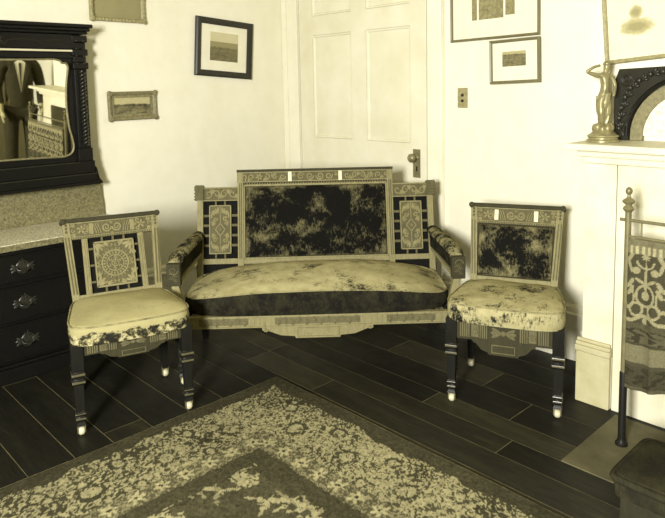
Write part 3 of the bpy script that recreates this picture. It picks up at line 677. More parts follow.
        for sx in (-1, 1):
            for sz in (-1, 1):
                spiral(m, cx+sx*0.026, zc+sz*0.058, y, 0.013, 1.1, 0.003, sx*sz, 0.5); leafpair(m, cx+sx*0.010, zc+sz*0.090, y, 0.034, math.atan2(sz, sx*0.6), 0.005)
                leafpair(m, cx+sx*0.040, zc+sz*0.105, y, 0.03, math.atan2(-sz, -sx*0.3), 0.004); m.ell((cx+sx*0.047, y, zc+sz*0.075), (0.006, 0.005, 0.012), 6, 4); m.ell((cx+sx*0.012, y, zc+sz*0.118), (0.007, 0.005, 0.007), 6, 4); leafpair(m, cx+sx*0.030, zc+sz*0.034, y, 0.022, math.atan2(sz, sx), 0.004); leafpair(m, cx+sx*0.042, zc+sz*0.02, y, 0.026, math.atan2(sz, -sx*0.4), 0.004)
        m.build('panel_carving', M['oakl'], pn, 40)
        for zz in (0.115, 0.17, 0.226, 0.28):
            for a, b in ((0.428, 0.463), (0.583, 0.616)): m = P(); m.box(min(s_*a, s_*b), max(s_*a, s_*b), -0.006, 0.006, zz-0.007, zz+0.007); m.build('fret_spindle', M['oak'], c, 0, 0.001)
        for xx in (-0.025, 0.025):
            for a, b in ((0.042, za), (zb, 0.362)): m = P(); m.box(cx+xx-0.005, cx+xx+0.005, -0.006, 0.006, a, b); m.build('fret_spindle', M['oak'], c, 0, 0.001)
    # centre crest
    m = P(); m.box(-0.43, 0.43, -0.012, 0.014, H-0.068, H-0.010); ct = m.build('crest_rail', M['oak'], c, 0, 0.0015)
    m = P(); m.box(-0.432, 0.432, -0.022, 0.020, H-0.010, H+0.004); m.build('crest_cap', M['oakm'], c, 0, 0.002)
    m = P(); zc = H - 0.038
    for s_ in (-1, 1):
        spiral(m, s_*0.028, zc, -0.014, 0.022, 1.5, 0.0036, s_, pi if s_ > 0 else 0); spiral(m, s_*0.078, zc, -0.014, 0.020, 1.4, 0.0034, -s_, 0.4); leafpair(m, s_*0.108, zc, -0.013, 0.026, 0.6 if s_ > 0 else 2.5)
        for k in range(6):
            x = s_*(0.178 + k*0.043)
            if k == 3: rosette(m, x, zc, -0.014, 0.022, 6, 0.005)
            else: spiral(m, x, zc, -0.013, 0.017, 1.1, 0.0032, 1 if k % 2 else -1, k); leafpair(m, x+s_*0.016, zc-0.004, -0.012, 0.026, 1.2 if k % 2 else -1.2)
    m.box(-0.43, 0.43, -0.017, -0.011, H-0.068, H-0.062).box(-0.43, 0.43, -0.017, -0.011, H-0.016, H-0.010); beads(m, -0.425, 0.425, H-0.074, -0.008, 0.004, 60)
    m.build('crest_carving', M['oakl'], ct, 40)
    for s_ in (-1, 1):
        m = P(); m.box(s_*0.139-0.010, s_*0.139+0.010, -0.018, -0.011, H-0.066, H-0.012); m.build('crest_inlay', M['inlay'], ct, 0, 0.001)
    m = P(); m.box(-0.396, 0.396, -0.012, 0.012, 0.010, 0.036); m.build('lower_rail', M['oakl'], c, 0, 0.002)
    m = P(); m.box(-0.396, 0.396, 0.002, 0.014, 0.036, H-0.068); m.build('back_board', M['oakm'], c, 0)
    m = P()
    for a, b, d_, e in ((-0.396, 0.396, 0.036, 0.044), (-0.396, 0.396, H-0.09, H-0.078), (-0.396, -0.388, 0.036, H-0.078), (0.388, 0.396, 0.036, H-0.078)): m.box(a, b, -0.010, 0.002, d_, e)
    m.build('pad_frame', M['oakl'], c, 0, 0.0015)
    rings = []
    for i, yy in ((0, 0.001), (0, -0.008), (0.008, -0.016), (0.03, -0.022), (0.08, -0.027), (0.16, -0.030)):
        rings.append([(a, yy, b) for a, b in rrect(-0.386+i, 0.386-i, 0.046+i*0.9, H-0.092-i*0.9, 0.014, 5)])
    m = P(); m.loft(rings); m.build('back_pad', M['v_sofa_back'], c, 60)
    # arms
    for s_ in (-1, 1):
        path = [(0.640, 0.560, 0.618), (0.650, 0.47, 0.616), (0.660, 0.36, 0.614), (0.672, 0.25, 0.606), (0.683, 0.165, 0.594), (0.686, 0.115, 0.572)]
        m = MB(); rings = []
        for k, (x, y, z_) in enumerate(path):
            w_ = 0.033 + 0.008*sin(pi*k/5); h_ = 0.030
            rings.append([(s_*x + w_*cos(a), y, z_ - 0.012 + (h_ if sin(a) > 0 else 0.012)*sin(a)) for a in [2*pi*j/14 for j in range(14)]])
        m.loft(rings); m.build('arm_pad', M['v_arm'], c, 60)
        m = MB()
        for k in range(5):
            a, b = path[k], path[k+1]; m.bar((s_*a[0], a[1], a[2]-0.058), (s_*b[0], b[1], b[2]-0.056), 0.044, 0.075)
        m.build('arm_rail', M['v_band'], c, 30)
        # lower diagonal rail
        MB().bar((s_*0.632, 0.515, 0.515), (s_*0.672, 0.12, 0.472), 0.020, 0.018).build('arm_brace', M['oakl'], c, 0, 0.001)
        m = MB(); fx = s_*0.683
        m.box(fx-0.033, fx+0.033, 0.080, 0.120, 0.468, 0.578)
        fb_ = m.build('arm_front', M['oakm'], c, 0, 0.004)
        m = MB(); spiral(m, fx, 0.545, 0.084, 0.022, 1.4, 0.004, s_)
        for k in range(4): leafpair(m, fx, 0.488+k*0.012, 0.084, 0.030, pi/2 + (0.7 if k % 2 else -0.7), 0.004)
        m.build('arm_carving', M['oak'], fb_, 40)
        m = MB(); sp = [(0.680, 0.105, 0.482), (0.676, 0.10, 0.46), (0.660, 0.085, 0.41), (0.645, 0.06, 0.37), (0.640, 0.045, 0.34)]
        m.loft([[(s_*p[0]-0.018, p[1]-0.016, p[2]), (s_*p[0]+0.018, p[1]-0.016, p[2]), (s_*p[0]+0.018, p[1]+0.016, p[2]), (s_*p[0]-0.018, p[1]+0.016, p[2])] for p in sp])
        m.build('arm_support', M['oakl'], c, 40, 0.002)
settee()

# ------------------------------------------------------------------ dresser with mirror
def dresser():
    c = thing('dresser', 'dark dresser with marble top, marble splashback and carved mirror by the left wall', 'dresser', (0.004, -2.06, 0))
    hy = 0.585
    MB().box(0.002, 0.395, -hy, hy, 0.085, 0.652).build('carcass', M['black'], c, 0, 0.002)
    m = MB(); m.box(0.002, 0.435, -hy-0.012, hy+0.012, 0.0, 0.07).box(0.002, 0.420, -hy-0.006, hy+0.006, 0.07, 0.085); m.build('plinth', M['black'], c, 0, 0.004)
    for s_ in (-1, 1):
        m = MB(); m.box(0.393, 0.415, s_*0.555-0.03, s_*0.555+0.03, 0.086, 0.650)
        for q in (-0.014, 0, 0.014): m.box(0.413, 0.419, s_*0.555+q-0.004, s_*0.555+q+0.004, 0.11, 0.62)
        m.build('corner_stile', M['black'], c, 0, 0.002)
    for z0, z1 in ((0.497, 0.628), (0.300, 0.470), (0.105, 0.280)):
        m = MB(); m.box(0.394, 0.411, -0.515, 0.515, z0, z1)
        for a, b, d_, e in ((-0.515,0.515,z0,z0+0.008),(-0.515,0.515,z1-0.008,z1),(-0.515,-0.507,z0,z1),(0.507,0.515,z0,z1)): m.box(0.409, 0.417, a, b, d_, e)
        d = m.build('drawer', M['black'], c, 0, 0.0015)
        zc = (z0+z1)/2
        Q = Matrix.Translation((0.413, 0, zc)) @ Matrix.Rotation(pi/2, 4, 'Z')
        m = MB(); m.M = Q
        torus(m, 0, 0, 0, 0.030, 0.004, 20); 
        m.ell((0, 0, 0), (0.055, 0.004, 0.022), 12, 5); leafpair(m, 0.02, 0, -0.004, 0.04, 0, 0.004); leafpair(m, -0.02, 0, -0.004, 0.04, pi, 0.004); rosette(m, 0, 0.028, -0.003, 0.018, 5, 0.004)
        pl_ = m.build('pull_plate', M['pull'], d, 40)
        m = MB(); m.tube([(0.418, -0.03, zc+0.004), (0.432, -0.026, zc-0.008), (0.436, 0, zc-0.016), (0.432, 0.026, zc-0.008), (0.418, 0.03, zc+0.004)], 0.0035, 6); m.build('pull_bail', M['pull'], d, 50)
    MB().box(0.0, 0.430, -hy-0.022, hy+0.022, 0.653, 0.687).build('marble_top', M['marbletop'], c, 0, 0.004)
    MB().box(0.4302, 0.436, -hy-0.022, hy+0.022, 0.656, 0.684).build('marble_edge', M['marble'], c, 0, 0.002)
    # splashback with a worn, slightly uneven top corner
    poly = [(-0.598, 0.688), (0.604, 0.688), (0.602, 0.760), (0.597, 0.800), (0.594, 0.884), (0.57, 0.886), (-0.592, 0.886)]
    MB().prism(poly, lambda a, b: (0.001, a, b), lambda a, b: (0.024, a, b)).build('splashback', M['marble'], c, 0, 0.002)
    # mirror stand
    m = MB(); m.box(0.002, 0.125, -0.545, 0.545, 0.888, 0.905).box(0.002, 0.118, -0.535, 0.535, 0.905, 0.955).box(0.002, 0.108, -0.53, 0.53, 0.955, 1.025); mb_ = m.build('mirror_base', M['black'], c, 0, 0.004)
    m = MB(); m.box(0.108, 0.114, -0.44, 0.44, 1.018, 1.024).box(0.118, 0.122, -0.535, 0.535, 0.948, 0.954); m.build('base_bead', M['blackcarve'], mb_, 0)
    MB().box(0.002, 0.085, -0.50, 0.50, 1.025, 1.735).build('mirror_board', M['black'], c, 0, 0.002)
    for s_ in (-1, 1):
        y0 = s_*0.478
        m = MB(); m.box(0.002, 0.112, y0-0.042, y0+0.042, 1.025, 1.10); m.box(0.002, 0.106, y0-0.036, y0+0.036, 1.10, 1.545)
        for k in range(5): z0 = 1.545 + k*0.037; m.box(0.002, 0.118 if k % 2 == 0 else 0.108, y0-(0.044 if k % 2 == 0 else 0.036), y0+(0.044 if k % 2 == 0 else 0.036), z0, z0+0.036)
        st = m.build('mirror_post', M['black'], c, 0, 0.004)
        m = MB()
        for ph in range(2):
            pts = [(0.118 + 0.011*cos(2*pi*(k/14+ph/2)), y0 + 0.004*s_ + 0.011*sin(2*pi*(k/14+ph/2)), 1.115 + k*0.42/140) for k in range(141)]
            m.tube(pts, 0.0075, 6)
        m.build('twist_column', M['blackcarve'], st, 60)
        m = MB()
        for k in range(4): m.ell((0.115, y0-0.02, 1.575 + k*0.042), (0.007, 0.007, 0.007)); m.ell((0.115, y0+0.02, 1.575+k*0.042), (0.007, 0.007, 0.007))
        m.build('post_bosses', M['blackcarve'], st, 60)
        # scrolled foot bracket at the base corner
        MB().prism([(0.536, 0.888), (0.575, 0.888), (0.571, 0.90), (0.558, 0.915), (0.551, 0.94), (0.545, 0.975), (0.536, 0.99)], lambda a, b: (0.01, s_*a, b), lambda a, b: (0.10, s_*a, b)).build('foot_bracket', M['black'], c, 0, 0.002)
        MB().box(0.002, 0.03, min(s_*0.516, s_*0.532), max(s_*0.516, s_*0.532), 1.10, 1.40).build('back_strip', M['frame_mid'], c, 0)
    m = MB(); m.box(0.085, 0.112, -0.45, 0.45, 1.655, 1.735); fz = m.build('frieze', M['black'], c, 0, 0.003)
    m = MB(); pts = [(0.114, -0.44 + 0.88*k/60, 1.690 + 0.012*abs(sin(k*pi/12)) - 0.016*(abs(k-30) < 7)) for k in range(61)]; m.tube(pts, 0.004, 6)
    m.M = Matrix.Translation((0.116, 0.0, 1.70)) @ Matrix.Rotation(pi/2, 4, 'Z'); rosette(m, 0, 0, 0, 0.034, 6, 0.006); leafpair(m, 0.03, 0, 0, 0.05, 0.2, 0.005); leafpair(m, -0.03, 0, 0, 0.05, 2.9, 0.005)
    m.build('frieze_carving', M['blackcarve'], fz, 50)
    MB().box(0.085, 0.102, -0.45, 0.45, 1.604, 1.636).build('top_rail', M['black'], c, 0, 0.003)
    m = MB(); m.M = Matrix.Translation((0.112, 0, 1.645)) @ Matrix.Rotation(pi/2, 4, 'X'); m.lathe([(0.006, -0.435), (0.006, 0.435)], 10); m.build('pale_rod', M['inlay'], c, 50)
    m = MB(); m.box(0.002, 0.135, -0.52, 0.52, 1.736, 1.752).box(0.002, 0.15, -0.53, 0.53, 1.752, 1.770).box(0.002, 0.165, -0.54, 0.54, 1.770, 1.790); m.build('cornice', M['black'], c, 0, 0.006, 3)
    # shaped glass: waisted sides, bulging corners
    side = [(0.36, 1.058), (0.40, 1.072), (0.418, 1.105), (0.412, 1.16), (0.398, 1.22), (0.390, 1.30), (0.388, 1.38), (0.392, 1.46), (0.402, 1.53), (0.404, 1.562), (0.390, 1.578), (0.375, 1.576), (0.362, 1.590), (0.33, 1.598)]
    def cat(ps, n=4):
        out = []
        for i in range(len(ps)-1):
            p0, p1, p2, p3 = ps[max(i-1,0)], ps[i], ps[i+1], ps[min(i+2,len(ps)-1)]
            for k in range(n):
                q = k/n; out.append(tuple(0.5*(2*p1[j]+(p2[j]-p0[j])*q+(2*p0[j]-5*p1[j]+4*p2[j]-p3[j])*q*q+(3*p1[j]-p0[j]-3*p2[j]+p3[j])*q**3) for j in (0, 1)))
        return out + [ps[-1]]
    s2 = cat(side); bot = [(x, 1.058 + 0.008*(1-(x/0.36)**2)) for x in (-0.24, -0.12, 0, 0.12, 0.24)]; tp = [(x, 1.598 - 0.006*(1-(x/0.33)**2)) for x in (0.2, 0.1, 0, -0.1, -0.2)]
    out = s2 + tp + [(-x, z_) for x, z_ in s2[::-1]] + bot
    Tm = Matrix.Translation((0.104, 0, 1.32)) @ Matrix.Rotation(math.radians(2.4), 4, 'Y') @ Matrix.Translation((0, 0, -1.32))
    m = MB(); m.M = Tm; m.prism(out, lambda a, b: (-0.003, a, b), lambda a, b: (0.0, a, b)); gl = m.build('mirror_glass', M['mirror'], c, 0)
    m = MB(); m.M = Tm; m.tube([(0.002, a, b) for a, b in out], 0.0055, 6, closed=True); m.build('mirror_bead', M['giltdull'], gl, 60)
dresser()

# ------------------------------------------------------------------ pictures
def printmat(name, hi, lo, horizon=0.5, scale=8, sky=True):
    t = NT(name, 0.7, 0.2); g = t.xyz('Generated')
    n = t.noise(scale, 7, 0.7, coord='Generated'); n2 = t.noise(scale*3, 4, 0.7, coord='Generated')
    c = t.ramp(t.math('ADD', n, t.math('MULTIPLY', t.math('SUBTRACT', n2, 0.5), 0.5)), [(0.32, lo), (0.66, (hi+lo)/2)])
    if sky:
        h = t.math('ADD', g[2], t.math('MULTIPLY', t.math('SUBTRACT', n, 0.5), 0.35))
        c = t.mix(t.ramp(h, [(horizon-0.03, (0,0,0,1)), (horizon+0.03, (1,1,1,1))]), c, t.ramp(n2, [(0.3, hi*0.8), (0.7, hi)]))
    t.col(c); return t.m
def picture(name, label, W, H, bw, depth, mats, prints, place, fancy=None, category='picture', inner=None):
    """local: x right, z up, front toward -y, back at y=0"""
    o = thing(name, label, category); o.matrix_world = place
    m = MB()
    prof = [(0, 0), (0, -depth*0.7), (bw*0.25, -depth), (bw*0.7, -depth*0.8), (bw, -depth*0.55), (bw, 0)]
    rings = []
    for d, y in prof: rings.append([(-W/2+d, y, -H/2+d), (W/2-d, y, -H/2+d), (W/2-d, y, H/2-d), (-W/2+d, y, H/2-d)])
    m.loft(rings, cap=False, closed=True); fr = m.build('frame', mats[0], o, 0, 0.0008, 1)
    if fancy:
        m = MB()
        for sx in (-1, 1):
            for sz in (-1, 1):
                leafpair(m, sx*(W/2-bw*0.2), sz*(H/2-bw*0.2), -depth, bw*1.3, math.atan2(-sz, -sx), 0.004); m.ell((sx*(W/2-bw*0.35), -depth*0.8, sz*(H/2-bw*0.35)), (bw*0.62, depth*0.35, bw*0.62))
        if fancy > 1:
            for k in range(14):
                for sz in (-1, 1): m.ell((-W/2+bw+(W-2*bw)*(k+0.5)/14, -depth*0.95, sz*(H/2-bw*0.45)), (bw*0.3, 0.004, bw*0.42), 6, 4)
            for k in range(12):
                for sx in (-1, 1): m.ell((sx*(W/2-bw*0.45), -depth*0.95, -H/2+bw+(H-2*bw)*(k+0.5)/12), (bw*0.42, 0.004, bw*0.3), 6, 4)
        m.build('frame_ornament', mats[0], fr, 50)
    MB().box(-W/2+bw*0.8, W/2-bw*0.8, -0.004, -0.001, -H/2+bw*0.8, H/2-bw*0.8).build('mat', mats[1], o, 0)
    if inner:
        d = inner; m = MB()
        for a, b, e, f in ((-W/2+bw, W/2-bw, -H/2+bw, -H/2+bw+d), (-W/2+bw, W/2-bw, H/2-bw-d, H/2-bw), (-W/2+bw, -W/2+bw+d, -H/2+bw+d, H/2-bw-d), (W/2-bw-d, W/2-bw, -H/2+bw+d, H/2-bw-d)): m.box(a, b, -depth*0.5, -0.004, e, f)
        m.build('slip', M['giltdull'], o, 0, 0.001)
    for (x0, x1, z0, z1, mm) in prints: MB().box(x0, x1, -0.0055, -0.0042, z0, z1).build('print', mm, o, 0)
    return o
def onleft(y, z, roll=0, off=0.003, lean=0): return Matrix.Translation((off, y, z)) @ Matrix.Rotation(pi/2, 4, 'Z') @ Matrix.Rotation(lean, 4, 'X') @ Matrix.Rotation(roll, 4, 'Y')
def onback(x, z, roll=0, y=-0.003, lean=0): return Matrix.Translation((x, y, z)) @ Matrix.Rotation(lean, 4, 'X') @ Matrix.Rotation(roll, 4, 'Y')

picture('framed_print', 'sepia field print with wide mat in a dark square frame, tilted on the left wall', 0.458, 0.388, 0.042, 0.024, (M['frame_dark'], M['mat']),
        [(-0.112, 0.112, -0.085, 0.042, printmat('field_print', 0.30, 0.10, 0.72, 5)), (-0.112, 0.112, 0.042, 0.105, plain('pale_print_sky', 0.55, 0.7, 0.2, 0.06, 8))], onleft(-0.541, 1.689, math.radians(4.2)))
picture('gilt_landscape', 'small dark landscape in a notched gilt frame beside the dresser mirror', 0.315, 0.175, 0.024, 0.022, (M['giltdull'], M['gilt']),
        [(-0.118, 0.118, -0.052, 0.052, printmat('small_landscape', 0.50, 0.02, 0.60, 3))], onleft(-1.230, 1.327, math.radians(-0.4)), 1, inner=0.014)
picture('gilt_framed_picture', 'ornate gilt framed picture with a plain dull face hanging above the dresser', 0.345, 0.36, 0.024, 0.024, (M['gilt'], plain('dull_grey_print', 0.26, 0.5, 0.3, 0.12, 4)),
        [], onleft(-1.292, 2.008, math.radians(0.5)), 2)
tri = printmat('triptych_print', 0.55, 0.14, 0.5, 7, False)
picture('triptych_print', 'large thin-framed print of three small views hanging highest on the door wall', 0.552, 0.47, 0.014, 0.020, (M['frame_mid'], M['mat']),
        [(-0.090, 0.062, -0.125, 0.10, tri), (-0.135, -0.103, -0.125, 0.07, tri), (0.075, 0.130, -0.115, 0.07, tri)], onback(1.774, 1.892, math.radians(-0.8)))
picture('small_print', 'small print with wide white mat hanging below the larger triptych frame', 0.296, 0.232, 0.016, 0.018, (M['frame_mid'], M['mat']),
        [(-0.072, 0.066, -0.026, 0.052, printmat('dark_view_print', 0.45, 0.07, 0.8, 6))], onback(1.920, 1.533, math.radians(-1.4), -0.024, 0.0))
# faded portrait vignette above the mantel
t = NT('faded_portrait', 0.7, 0.2); g = t.xyz('Generated')
def blob(cx, cz, rx, rz):
    a = t.math('POWER', t.math('DIVIDE', t.math('SUBTRACT', g[0], cx), rx), 2.0); b = t.math('POWER', t.math('DIVIDE', t.math('SUBTRACT', g[2], cz), rz), 2.0); return t.math('SQRT', t.math('ADD', a, b))
n = t.noise(9, 5, coord='Generated')
d1 = t.math('MINIMUM', blob(0.5, 0.68, 0.17, 0.22), blob(0.5, 0.28, 0.42, 0.26)); d1 = t.math('ADD', d1, t.math('MULTIPLY', t.math('SUBTRACT', n, 0.5), 0.7))
t.col(t.ramp(d1, [(0.35, 0.30), (0.75, 0.45), (1.0, 0.70)])); M['portrait'] = t.m
picture('faded_portrait', 'faded oval portrait on pale paper in a pale gilt frame above the mantel, tilted', 0.44, 0.52, 0.018, 0.020, (M['gilt'], M['paper']),
        [(-0.175, 0.015, -0.155, -0.005, M['portrait'])], onback(2.692, 1.766, math.radians(-4.6), BY-0.006))

sw = thing('light_switch', 'small brass light switch plate on the wall beside the door', 'switch', (1.576, -0.001, 1.34))
MB().box(-0.034, 0.034, -0.004, 0, -0.057, 0.057).build('switch_plate', M['gilt'], sw, 0, 0.002)
for zz in (-0.016, 0.016):
    m = MB(); m.M = Matrix.Translation((0, -0.004, zz)) @ Matrix.Rotation(pi/2, 4, 'X'); m.lathe([(0.009, 0), (0.009, 0.003), (0.006, 0.010), (0.002, 0.012)], 12); m.build('push_button', M['frame_dark'], sw, 50)

# ------------------------------------------------------------------ figures
def skin(name, J, E, mat, parent=None, root=None, sub=2):
    names = list(J); idx = {k: i for i, k in enumerate(names)}
    me = bpy.data.meshes.new(name); me.from_pydata([J[k][0] for k in names], [(idx[a], idx[b]) for a, b in E], [])
    o = bpy.data.objects.new(name, me); COL.objects.link(o)
    sk = o.modifiers.new('skin', 'SKIN'); sk.use_smooth_shade = True
    lay = me.skin_vertices[0].data if me.skin_vertices else None
    if lay is None:
        bm = bmesh.new(); bm.from_mesh(me); bm.verts.layers.skin.verify(); bm.to_mesh(me); bm.free(); lay = me.skin_vertices[0].data
    for k in names:
        r = J[k][1]; lay[idx[k]].radius = (r, r) if not hasattr(r, '__len__') else r
        lay[idx[k]].use_root = (k == (root or names[0]))
    sb = o.modifiers.new('sub', 'SUBSURF'); sb.levels = sub; sb.render_levels = sub
    # bake to a plain mesh
    dg = bpy.context.evaluated_depsgraph_get(); ev = o.evaluated_get(dg); m2 = bpy.data.meshes.new_from_object(ev)
    o.modifiers.clear(); o.data = m2; bpy.data.meshes.remove(me); m2.name = name
    m2.polygons.foreach_set('use_smooth', [True]*len(m2.polygons)); m2.materials.clear(); m2.materials.append(mat)
    if parent: o.parent = parent
    return o
def chain(J, E, prefix, pts, rads, start=None):
    prev = start
    for i, (p, r) in enumerate(zip(pts, rads)):
        k = '%s%d' % (prefix, i); J[k] = (p, r)
        if prev: E.append((prev, k))
        prev = k
    return prev

def statuette():
    s = thing('statuette', 'bronze statuette of a draped figure with one raised arm on the mantel shelf', 'statuette', (2.548, -0.365, 1.164), 0.75)
    # local frame: x = image right, -y = towards camera
    MB().lathe([(0.066,0),(0.066,0.008),(0.059,0.012),(0.059,0.018),(0.064,0.022),(0.062,0.028),(0.050,0.034),(0.040,0.046),(0.030,0.058),(0.006,0.062)], 26).build('base', M['bronze'], s, 40)
    m = MB()
    for k in range(9):
        a = k*0.72; m.ell((0.026*cos(a), 0.026*sin(a), 0.052 + 0.004*(k % 3)), (0.020, 0.016, 0.022), 7, 5, a)
    m.build('rocky_mound', M['bronze'], s, 60)
    J = {}; E = []
    J['pel'] = ((0.000, 0, 0.190), (0.026, 0.021)); J['waist'] = ((0.004, 0, 0.222), (0.020, 0.016)); J['chest'] = ((0.002, 0, 0.256), (0.026, 0.019)); J['neck0'] = ((0.002, 0, 0.283), 0.012)
    J['neck'] = ((0.005, 0, 0.296), 0.0085); J['head'] = ((0.008, -0.003, 0.312), 0.0155); J['crown'] = ((0.010, -0.002, 0.330), 0.013)
    E += [('pel','waist'),('waist','chest'),('chest','neck0'),('neck0','neck'),('neck','head'),('head','crown')]
    J['shL'] = ((-0.026, 0, 0.277), 0.0115); J['elL'] = ((-0.078, -0.006, 0.296), 0.008); J['wrL'] = ((-0.044, -0.012, 0.316), 0.006); J['haL'] = ((-0.020, -0.012, 0.322), 0.006)
    J['shR'] = ((0.030, 0, 0.274), 0.0115); J['elR'] = ((0.044, -0.004, 0.236), 0.0085); J['wrR'] = ((0.036, -0.016, 0.204), 0.0065); J['haR'] = ((0.032, -0.020, 0.190), 0.007)
    E += [('neck0','shL'),('shL','elL'),('elL','wrL'),('wrL','haL'),('neck0','shR'),('shR','elR'),('elR','wrR'),('wrR','haR')]
    J['hipL'] = ((-0.014, -0.004, 0.176), 0.020); J['knL'] = ((-0.016, -0.020, 0.122), 0.0145); J['anL'] = ((-0.006, -0.006, 0.070), 0.0085); J['ftL'] = ((-0.008, -0.024, 0.062), 0.007)
    J['hipR'] = ((0.014, 0, 0.176), 0.020); J['knR'] = ((0.016, -0.006, 0.122), 0.014); J['anR'] = ((0.016, 0.002, 0.068), 0.0085); J['ftR'] = ((0.020, -0.016, 0.062), 0.007)
    E += [('pel','hipL'),('hipL','knL'),('knL','anL'),('anL','ftL'),('pel','hipR'),('hipR','knR'),('knR','anR'),('anR','ftR')]
    skin('figure', J, E, M['bronze'], s, 'pel')
    # drapery wrapping the hips and falling to the mound
    rings = []
    for k in range(9):
        z_ = 0.200 - k*0.0165; R = 0.031 - 0.0016*k; 
        rings.append([((R + 0.004*sin(6*a + k*0.5))*cos(a)*(1.05) + 0.004*(k > 4), (R*0.85 + 0.004*sin(5*a+k))*sin(a), z_ + 0.010*cos(a)) for a in [2*pi*j/24 for j in range(24)]])
    rings.append([(0.6*x, 0.6*y, 0.062) for x, y, z_ in rings[-1]])
    MB().loft(rings).build('drapery', M['bronze'], s, 60)
    m = MB(); m.ell((0.010, 0.002, 0.328), (0.017, 0.018, 0.013), 10, 6); m.ell((0.012, 0.018, 0.318), (0.009, 0.010, 0.009)); m.build('hair', M['bronze'], s, 60)
statuette()

def mantel_mirror():
    W, H = 0.62, 0.315; x0 = 2.545
    o = thing('arched_frame', 'dark carved frame with a gilt arch around pale lace standing on the mantel shelf', 'picture', (x0 + W/2, -0.236, 1.164))
    R = 0.245; zc = 0.02
    arch = lambda r, n=24: [(r*cos(pi*k/n), zc + r*0.98*sin(pi*k/n)) for k in range(n+1)]
    def ringshape(outer, inner, y0, y1, name, mat, parent):
        m = MB(); n = len(outer)
        vs = [(a, y0, b) for a, b in outer] + [(a, y0, b) for a, b in inner] + [(a, y1, b) for a, b in outer] + [(a, y1, b) for a, b in inner]; fs = []
        for j in range(n-1): fs += [(j, j+1, n+j+1, n+j), (2*n+j, 3*n+j, 3*n+j+1, 2*n+j+1), (j, 2*n+j, 2*n+j+1, j+1), (n+j, n+j+1, 3*n+j+1, 3*n+j)]
        fs += [(0, n, 3*n, 2*n), (n-1, 3*n-1, 4*n-1, 2*n-1)]
        m.add(vs, fs); return m.build(name, mat, parent, 30, 0.002)
    a1 = arch(R)
    def clampo(p):
        dx, dz = p[0], p[1] - zc + 1e-6; k = min(W/2/max(abs(dx), 1e-6), (H - 0.02 - zc + 0.018*cos(dx*5.5))/dz); return (dx*k, zc + dz*k)
    outer = [clampo(p) for p in a1]; outer[0] = (W/2, 0.0); outer[-1] = (-W/2, 0.0); inner = [(a, b) for a, b in a1]; inner[0] = (R, 0.0); inner[-1] = (-R, 0.0)
    ringshape(outer, inner, -0.022, 0.012, 'carved_surround', M['blackcarve'], o)
    a2 = arch(R-0.004); a3 = arch(R-0.055); a2[0] = (R-0.004, 0); a2[-1] = (-R+0.004, 0); a3[0] = (R-0.055, 0); a3[-1] = (-R+0.055, 0)
    ringshape(a2, a3, -0.016, 0.010, 'gilt_arch', M['giltdull'], o)
    m = MB(); m.tube([(a, -0.024, b) for a, b in arch(R+0.008)], 0.009, 8); m.build('arch_moulding', M['black'], o, 60)
    a4 = [(a, max(b, 0.001)) for a, b in arch(R-0.05)]
    MB().prism(a4, lambda a, b: (a, 0.0, b), lambda a, b: (a, -0.004, b)).build('arch_infill', M['infill'], o, 0)
    for s_ in (-1, 1):
        m = MB()
        for k, (x, z_) in enumerate(((0.285, 0.05), (0.285, 0.095), (0.275, 0.14), (0.262, 0.185), (0.24, 0.225), (0.205, 0.255), (0.16, 0.28), (0.11, 0.29))):
            m.ell((s_*x, -0.026, z_), (0.013, 0.010, 0.013)); leafpair(m, s_*(x-0.008), z_, -0.023, 0.034, (1.5+k*0.2) if s_ > 0 else (1.64-k*0.2), 0.006)
        spiral(m, s_*0.255, 0.262, -0.024, 0.03, 1.4, 0.006, s_); spiral(m, s_*0.285, 0.02, -0.024, 0.02, 1.2, 0.006, -s_)
        m.build('leaf_carving', M['blackcarve'], o, 50)
mantel_mirror()

# ------------------------------------------------------------------ banner stand with hanging, footstool
st = thing('banner_stand', 'brass banner stand with turned finials and cross rod before the fireplace', 'stand', (2.775, -0.640, 0.0045)); st.scale = (1, 1, 0.978)
BW = 0.95
POLE = [(0.030,0),(0.030,0.008),(0.018,0.016),(0.0115,0.03),(0.0115,0.945),(0.017,0.950),(0.021,0.958),(0.017,0.966),(0.011,0.970),(0.012,0.974),(0.021,0.981),(0.024,0.987),(0.018,0.994),(0.010,0.999),(0.006,1.006),(0.006,1.012),(0.011,1.018),(0.013,1.027),(0.010,1.036),(0.003,1.042)]
for x in (0, BW):
    po = MB().lathe(POLE[3:], 16, (x, 0, 0)).build('pole', M['brass'], st, 35)
    MB().lathe([(0.024,0),(0.024,0.008),(0.017,0.016),(0.0145,0.03),(0.0145,0.30),(0.012,0.305)], 16, (x, 0, 0)).build('lower_pole', M['leg'], po, 35)  # dark, slightly thicker lower length of the pole
m = MB(); m.tube([(-0.03, 0, 0.913), (BW+0.03, 0, 0.913)], 0.0065, 8); m.build('cross_rod', M['brass'], st, 60)
m = MB(); m.tube([(0.0, -0.002, 0.850), (BW, -0.002, 0.850)], 0.006, 8); m.build('hanging_rod', M['brass'], st, 60)
for x in (0.05, BW-0.05):
    m = MB(); m.tube([(x, 0, 0.913), (x, 0, 0.85)], 0.003, 6); m.build('hanging_strap', M['brass'], st, 60)

